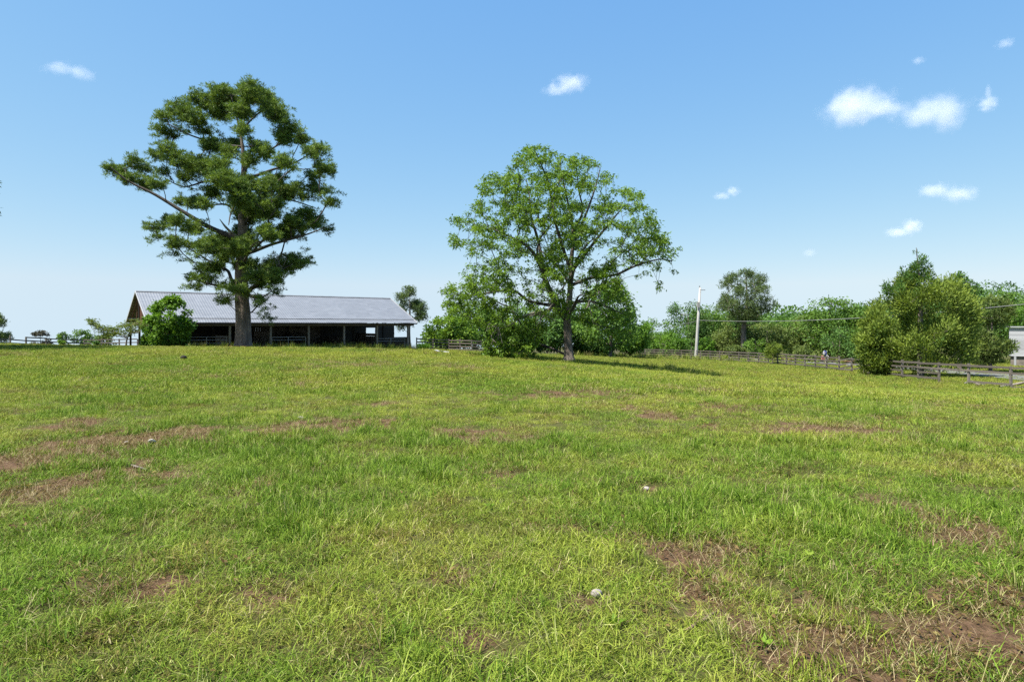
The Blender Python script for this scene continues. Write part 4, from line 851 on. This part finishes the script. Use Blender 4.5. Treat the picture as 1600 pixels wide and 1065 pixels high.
for s in range(3): make_tuft(i, 60, .11, (.08, .17), (.0035, .0065), .55, 320 + s, .7, .08); i += 1             # 4-6 tall clump
for s in range(3): make_tuft(i, 55, .2, (.05, .13), (.002, .004), 1.45, 340 + s, .15, .3); i += 1              # 7-9 dead straw lying flat
for s in range(3): make_tuft(i, 150, .36, (.035, .085), (.005, .009), .75, 360 + s, .5, .03); i += 1                # 10-12 far lawn
for s in range(2): make_tuft(i, 60, .2, (.14, .3), (.008, .016), .35, 380 + s, .5, .08); i += 1               # 13-14 far tall
for s in range(2): make_tuft(i, 40, .25, (.35, .8), (.015, .03), .3, 400 + s, .5, .15); i += 1                # 15-16 weeds
make_tuft(i, 14, .05, (.2, .34), (.003, .005), .35, 420, .7, .3); i += 1                                       # 17 long single stalks
def make_flat(i, n, rad, ln, wd, seed, lift):   # broad leaves: rosettes of weeds, and fallen dead leaves
    g = np.random.default_rng(seed); a = g.random(n) * 6.28; r = rad * np.sqrt(g.random(n)); C = np.stack([np.cos(a) * r, np.sin(a) * r, np.full(n, .01)], 1)
    b = a + g.normal(size=n) * .6; D = np.stack([np.cos(b), np.sin(b), np.abs(g.normal(size=n)) * lift], 1)
    me = leaf_mesh(f'tuft_{i:02d}', C, D, g.uniform(*ln, n), g.uniform(*wd, n), g.random(n) * .8, .1, 1.5, g); me.materials.append(M_grass); tuft_col.objects.link(bpy.data.objects.new(f'tuft_{i:02d}', me))
for s in range(2): make_flat(i, 11, .03, (.05, .1), (.018, .035), 430 + s, .8); i += 1                           # 18-19 weed rosettes
for s in range(2): make_flat(i, 9, .16, (.025, .06), (.012, .025), 440 + s, .4); i += 1                          # 20-21 dead leaves and chaff
PTS = {k: [] for k in ('p', 'rot', 'scl', 'idx', 'tint', 'dry')}
gr = np.random.default_rng(77)
def add_pts(x, y, idx, scl, tint, dry, tilt=.12, lift=0):
    n = len(x); PTS['p'].append(np.stack([x, y, terrain(x, y) + lift], 1)); PTS['rot'].append(np.stack([gr.normal(size=n) * tilt, gr.normal(size=n) * tilt, gr.random(n) * 6.28], 1))
    PTS['scl'].append(np.broadcast_to(scl, n)); PTS['idx'].append(np.broadcast_to(idx, n)); PTS['tint'].append(np.clip(np.broadcast_to(tint, n), 0, 1)); PTS['dry'].append(np.clip(np.broadcast_to(dry, n), 0, 1))
def tint_of(x, y):
    d = np.hypot(x, y); t = (fbm(x * .22 + 30, y * .22 + 12, 4) - .5) * 1.6 + (fbm(x * 1.3 + 3, y * 1.3 + 52, 3) - .5) * 1.5 + .06 + .6 * np.clip((d - 4) / 20, 0, 1)
    return t + gr.normal(size=len(x)) * .2
LUSH = [((px_ - 800) / F * EYE * F / (r_ - HOR), EYE * F / (r_ - HOR), rx_ / F * EYE * F / (r_ - HOR), ry_ * EYE * F / (r_ - HOR) ** 2 * 1.0, a_) for px_, r_, rx_, ry_, a_ in
        [(430, 705, 110, 28, .3), (600, 668, 60, 16, .25), (180, 645, 110, 14, .25), (330, 760, 90, 30, .3), (60, 820, 90, 45, .25), (210, 735, 60, 12, .35), (230, 800, 80, 25, .2), (100, 880, 110, 40, .2), (330, 1000, 130, 40, .2), (640, 690, 50, 12, .3), (1350, 740, 160, 30, .2), (1230, 730, 60, 15, .2), (620, 1000, 60, 40, .25), (60, 590, 90, 12, .15), (1150, 920, 30, 30, .3), (900, 700, 80, 20, .12), (1400, 1040, 60, 30, .15), (1570, 900, 40, 40, .2)]]
def lush_of(x, y):
    s_ = fbm(x * .55 + 8, y * .55 + 40, 3) - .04
    for cx, cy, rx, ry, a_ in LUSH: s_ = s_ + a_ * np.exp(-((x - cx) / rx) ** 2 - ((y - cy) / max(ry, .35)) ** 2)
    return s_
def field(y0, y1, per, half=.88, pad=1.5):
    A = (y1 - y0) * (2 * half * (y0 + y1) / 2 + 2 * pad); n = int(A * per); y = np.sqrt(gr.uniform(y0 * y0, y1 * y1, n)); x = gr.uniform(-1, 1, n) * (half * y + pad); return x, y
for y0, y1, per in ((2.2, 6, 105), (6, 10, 76), (10, 16, 48)):
    x, y = field(y0, y1, per); d = dirt(x, y); lush = lush_of(x, y)
    keep = gr.random(len(x)) > (d - .12) * 1.45; xx, yy, ll = x[keep], y[keep], lush[keep]; tall = gr.random(len(xx)) < np.clip((ll - .54) * 4, .01, .75)
    k = ~tall; add_pts(xx[k], yy[k], gr.integers(0, 4, k.sum()), gr.uniform(.75, 1.3, k.sum()) * (.8 + .5 * ll[k]), tint_of(xx[k], yy[k]), np.where(gr.random(k.sum()) < np.clip((fbm(xx[k] * .9 + 61, yy[k] * .9 + 5, 3) - .42) * 1.6, .03, .45), gr.uniform(.25, .85, k.sum()), 0))
    k = tall; add_pts(xx[k], yy[k], gr.integers(4, 7, k.sum()), gr.uniform(.7, 1.25, k.sum()), tint_of(xx[k], yy[k]) - .4, 0)
    k = (gr.random(len(x)) < .05 + d * .65); add_pts(x[k], y[k], gr.integers(7, 10, k.sum()), gr.uniform(.7, 1.2, k.sum()), 0, gr.uniform(.6, 1, k.sum()), .05)
    k = (gr.random(len(x)) < .2) & (d > .3) & (fbm(x * 2.2 + 6, y * 2.2 + 1, 2) > .47); add_pts(x[k], y[k], gr.integers(4, 7, k.sum()), gr.uniform(.45, 1.1, k.sum()), tint_of(x[k], y[k]) - .1, 0)
    k = gr.random(len(x)) < .01; add_pts(x[k], y[k], gr.integers(18, 20, k.sum()), gr.uniform(.35, .8, k.sum()), gr.uniform(-.2, .4, k.sum()), 0, lift=.02)
    k = gr.random(len(x)) < .015 + d * .35; add_pts(x[k], y[k], gr.integers(20, 22, k.sum()), gr.uniform(.6, 1.2, k.sum()), .5, gr.uniform(.7, 1, k.sum()), lift=.012)
    k = gr.random(len(x)) < .012; add_pts(x[k], y[k], 17, gr.uniform(.5, 1.0, k.sum()), .3, np.where(gr.random(k.sum()) < .4, .5, 0))
for y0, y1, per in ((16, 26, 28), (26, 42, 17), (42, 75, 7)):
    x, y = field(y0, y1, per, .88, 3); d = dirt(x, y); keep = gr.random(len(x)) > d * 1.3; lush = fbm(x * .5 + 8, y * .5 + 40, 3)
    xx, yy, ll = x[keep], y[keep], lush[keep]; tall = gr.random(len(xx)) < np.clip((ll - .55) * 2.0, .005, .2)
    k = ~tall; add_pts(xx[k], yy[k], gr.integers(10, 13, k.sum()), gr.uniform(.8, 1.25, k.sum()), tint_of(xx[k], yy[k]), np.where(gr.random(k.sum()) < np.clip((fbm(xx[k] * .4 + 61, yy[k] * .4 + 5, 3) - .42) * 1.4, .04, .4), gr.uniform(.15, .7, k.sum()), 0))
    k = tall; add_pts(xx[k], yy[k], gr.integers(13, 15, k.sum()), gr.uniform(.4, .75, k.sum()), tint_of(xx[k], yy[k]) - .2, 0)
    k = gr.random(len(x)) < .05 + d * .6; add_pts(x[k], y[k], gr.integers(7, 10, k.sum()), gr.uniform(1.2, 1.9, k.sum()), 0, gr.uniform(.6, 1, k.sum()), .05)
x, y = gr.uniform(-6, 75, 30000), gr.uniform(35, 130, 30000); rd = np.stack([np.hypot(x - q[0], y - q[1]) for q in offset(road_line, SIDE * 11.75)[::2]]).min(0); k = (x / y < .95) & (rd > 3.2); add_pts(x[k], y[k], gr.integers(13, 15, k.sum()), gr.uniform(.5, .9, k.sum()), tint_of(x[k], y[k]), np.where(gr.random(k.sum()) < .15, .6, 0))
for s_, v_ in ((gr.uniform(-3.5, 23, 420), gr.normal(-.35, .25, 420)), (gr.uniform(-4, 23, 160), gr.normal(.3, .4, 160))):   # weeds along the foot of the barn
    q = np.array([B(a, b, 0)[:2] for a, b in zip(s_, v_)]); add_pts(q[:, 0], q[:, 1], gr.integers(13, 17, len(q)), gr.uniform(.6, 1.25, len(q)), gr.uniform(0, .7, len(q)), np.where(gr.random(len(q)) < .2, .6, 0))
q = offset(FENCE_S, 0); q = resample(q, .35); q = q + gr.normal(size=q.shape) * .35; add_pts(q[:, 0], q[:, 1], gr.integers(13, 15, len(q)), gr.uniform(.4, .9, len(q)), gr.uniform(.2, .9, len(q)), np.where(gr.random(len(q)) < .35, .6, 0))
q = resample([P(-40, 0, 61)[:2], P(45, 0, 68)[:2], P(215, 0, 72)[:2]], .5); q = q + gr.normal(size=q.shape) * .5; add_pts(q[:, 0], q[:, 1], gr.integers(13, 17, len(q)), gr.uniform(.4, .9, len(q)), gr.uniform(.2, .8, len(q)), 0)
w_ = P(1040, 566, 41); x, y = gr.uniform(8, 75, 1500), gr.uniform(84, 128, 1500); add_pts(x, y, gr.integers(15, 17, 1500), gr.uniform(.6, 1.3, 1500), gr.uniform(0, .6, 1500), np.where(gr.random(1500) < .2, .5, 0))
x, y = w_[0] + gr.normal(size=90) * 1.2, w_[1] + gr.normal(size=90) * .7; add_pts(x, y, gr.integers(13, 17, 90), gr.uniform(.4, .8, 90), .2, .2)     # tall weeds right of the pecan

def instancer(name, data, label, cat):
    pts = np.concatenate(data['p']).astype(np.float32); me = bpy.data.meshes.new(name); me.vertices.add(len(pts)); me.vertices.foreach_set('co', pts.ravel())
    for key, typ, field_ in (('rot', 'FLOAT_VECTOR', 'vector'), ('scl', 'FLOAT', 'value'), ('idx', 'INT', 'value'), ('tint', 'FLOAT', 'value'), ('dry', 'FLOAT', 'value')):
        a = me.attributes.new(key, typ, 'POINT'); arr = np.concatenate(data[key]); a.data.foreach_set(field_, arr.astype(np.int32 if typ == 'INT' else np.float32).ravel())
    o = link(name, me, M_grass); gn = bpy.data.node_groups.new(name + '_scatter', 'GeometryNodeTree'); gn.interface.new_socket('Geometry', in_out='INPUT', socket_type='NodeSocketGeometry'); gn.interface.new_socket('Geometry', in_out='OUTPUT', socket_type='NodeSocketGeometry')
    nn, ll = gn.nodes, gn.links; gi, go = nn.new('NodeGroupInput'), nn.new('NodeGroupOutput'); ip = nn.new('GeometryNodeInstanceOnPoints'); ci = nn.new('GeometryNodeCollectionInfo')
    ci.inputs['Collection'].default_value = tuft_col; ci.inputs['Separate Children'].default_value = True; ci.inputs['Reset Children'].default_value = True; ip.inputs['Pick Instance'].default_value = True
    def na(key, typ): a = nn.new('GeometryNodeInputNamedAttribute'); a.data_type = typ; a.inputs[0].default_value = key; return a.outputs[0]
    er = nn.new('FunctionNodeEulerToRotation'); ll.new(na('rot', 'FLOAT_VECTOR'), er.inputs[0]); ll.new(er.outputs[0], ip.inputs['Rotation']); ll.new(na('scl', 'FLOAT'), ip.inputs['Scale']); ll.new(na('idx', 'INT'), ip.inputs['Instance Index'])
    ll.new(gi.outputs[0], ip.inputs['Points']); ll.new(ci.outputs[0], ip.inputs['Instance']); ll.new(ip.outputs[0], go.inputs[0])
    md = o.modifiers.new('scatter', 'NODES'); md.node_group = gn; tag(o, label, cat, kind='stuff'); return o
instancer('pasture_grass', PTS, 'green and straw coloured pasture grass covering the field', 'grass')

# ornamental grass clump by the barn corner
cr = np.random.default_rng(6); cb = P(661, 545, 62); cb[2] = tz(cb[0], cb[1]); n = 420
a = cr.random(n) * 6.28; C_ = np.stack([np.cos(a) * .35 * cr.random(n), np.sin(a) * .35 * cr.random(n), np.zeros(n)], 1); D_ = np.stack([np.cos(a) * .45 + cr.normal(size=n) * .2, np.sin(a) * .45 + cr.normal(size=n) * .2, np.ones(n)], 1)
clump = thing('grass_clump', 'tall green clump of ornamental grass at the right corner of the barn', 'plant', cb); link('blades', leaf_mesh('clump_blades', C_, D_, cr.uniform(.6, 1.15, n), .06, cr.random(n) * .7, .15, 0, cr), M_lush, clump)

# ------------------------------------------------------------------ clouds: small fair weather clouds of real vapour, far off
def cloud(label, blobs, Y, dens, seed, depth=1.0):
    """blobs: photo px, row, half width, half height"""
    W = [(P(a, b, Y), rx * Y / F, rz * Y / F) for a, b, rx, rz in [(a, b, rx * 1.12, rz * 1.12) for a, b, rx, rz in blobs]]
    lo = np.min([c_ - [rx * 1.7, 0, rz * 1.7] for c_, rx, rz in W], 0); hi = np.max([c_ + [rx * 1.7, 0, rz * 1.7] for c_, rx, rz in W], 0); dep = max(min(rx, rz * 1.6) for _, rx, rz in W) * 1.7 * depth
    ce = (lo + hi) / 2; hs = (hi - lo) / 2; hs[1] = dep
    import bmesh
    bm = bmesh.new(); bmesh.ops.create_cube(bm, size=2.0)
    for v in bm.verts: v.co = Vector((v.co.x * hs[0], v.co.y * hs[1], v.co.z * hs[2]))
    me = bpy.data.meshes.new('cloud'); bm.to_mesh(me); bm.free()
    m, nt, out = nodes('cloud_vapour'); L = nt.links; tc = N(nt, 'ShaderNodeTexCoord'); acc = None
    size = max(W[0][1], W[0][2])
    nz = N(nt, 'ShaderNodeTexNoise', Scale=2.2 / size, Detail=7.0, Roughness=.62); of = N(nt, 'ShaderNodeVectorMath', operation='ADD'); of.inputs[1].default_value = (seed * 371.0, seed * 91.0, 0); L.new(tc.outputs['Object'], of.inputs[0]); L.new(of.outputs[0], nz.inputs['Vector'])
    for c_, rx, rz in W:
        mp = N(nt, 'ShaderNodeMapping', vector_type='TEXTURE'); mp.inputs['Location'].default_value = tuple(c_ - ce); mp.inputs['Scale'].default_value = (rx, min(rx, rz * 1.6) * depth, rz); L.new(tc.outputs['Object'], mp.inputs[0])
        ln_ = N(nt, 'ShaderNodeVectorMath', operation='LENGTH'); L.new(mp.outputs[0], ln_.inputs[0]); sub = N(nt, 'ShaderNodeMath', operation='SUBTRACT'); sub.inputs[0].default_value = 1.0; L.new(ln_.outputs['Value'], sub.inputs[1])
        if acc is None: acc = sub.outputs[0]
        else:
            mxm = N(nt, 'ShaderNodeMath', operation='SMOOTH_MAX'); mxm.inputs[2].default_value = .35; L.new(acc, mxm.inputs[0]); L.new(sub.outputs[0], mxm.inputs[1]); acc = mxm.outputs[0]
    ns = N(nt, 'ShaderNodeMath', operation='MULTIPLY_ADD'); ns.inputs[1].default_value = 2.0; ns.inputs[2].default_value = -1.0; L.new(nz.outputs['Fac'], ns.inputs[0])
    ad = N(nt, 'ShaderNodeMath', operation='ADD'); L.new(acc, ad.inputs[0]); L.new(ns.outputs[0], ad.inputs[1])
    mr = N(nt, 'ShaderNodeMapRange', interpolation_type='SMOOTHSTEP'); mr.inputs['From Min'].default_value = -.02; mr.inputs['From Max'].default_value = .95; mr.inputs['To Max'].default_value = .42 * dens / size; L.new(ad.outputs[0], mr.inputs['Value'])
    vol = N(nt, 'ShaderNodeVolumePrincipled', Anisotropy=.1); vol.inputs['Color'].default_value = (.86, .86, .885, 1); L.new(mr.outputs[0], vol.inputs['Density']); L.new(vol.outputs[0], out.inputs['Volume'])
    o = link('cloud', me, m); o.location = ce; return tag(o, label, 'cloud', 'small fair weather clouds')
cloud('large puffy white cloud at upper right, left one of the joined pair', [(1338, 165, 48, 28), (1370, 170, 30, 16), (1325, 185, 22, 16)], 2200, 3.2, 1)
cloud('wide white cloud at upper right, right one of the joined pair', [(1468, 172, 45, 22), (1435, 180, 35, 18), (1480, 190, 22, 18), (1400, 168, 20, 10)], 2300, 2.4, 2)
cloud('small wispy cloud right of the joined pair', [(1544, 162, 14, 13), (1544, 145, 5, 14)], 2300, 1.6, 3)
cloud('slanting white cloud high above the pecan', [(892, 130, 26, 14), (868, 140, 20, 10)], 2200, 2.2, 4)
cloud('long flat cloud at right halfway down the sky', [(1462, 298, 24, 12), (1500, 303, 26, 13)], 2600, 2.2, 5)
cloud('small bright cloud just above the cedar spire', [(1424, 354, 15, 13), (1402, 363, 18, 8)], 2600, 2.2, 6)
cloud('thin elongated cloud high at the left above the pine', [(95, 107, 28, 10), (128, 115, 18, 12)], 2300, 1.3, 7)
cloud('faint small cloud right of the pecan', [(1145, 299, 11, 8), (1128, 306, 14, 6)], 2600, 1.3, 8)
cloud('faint wisp of cloud near the top right corner', [(1570, 68, 13, 8)], 2600, .8, 9)
cloud('faint tiny cloud between the joined pair and the top of the sky', [(1435, 95, 10, 6)], 2600, .7, 10)
cloud('faint cloud low in the sky left of the cedar spire', [(1265, 395, 11, 7)], 2800, .7, 11)
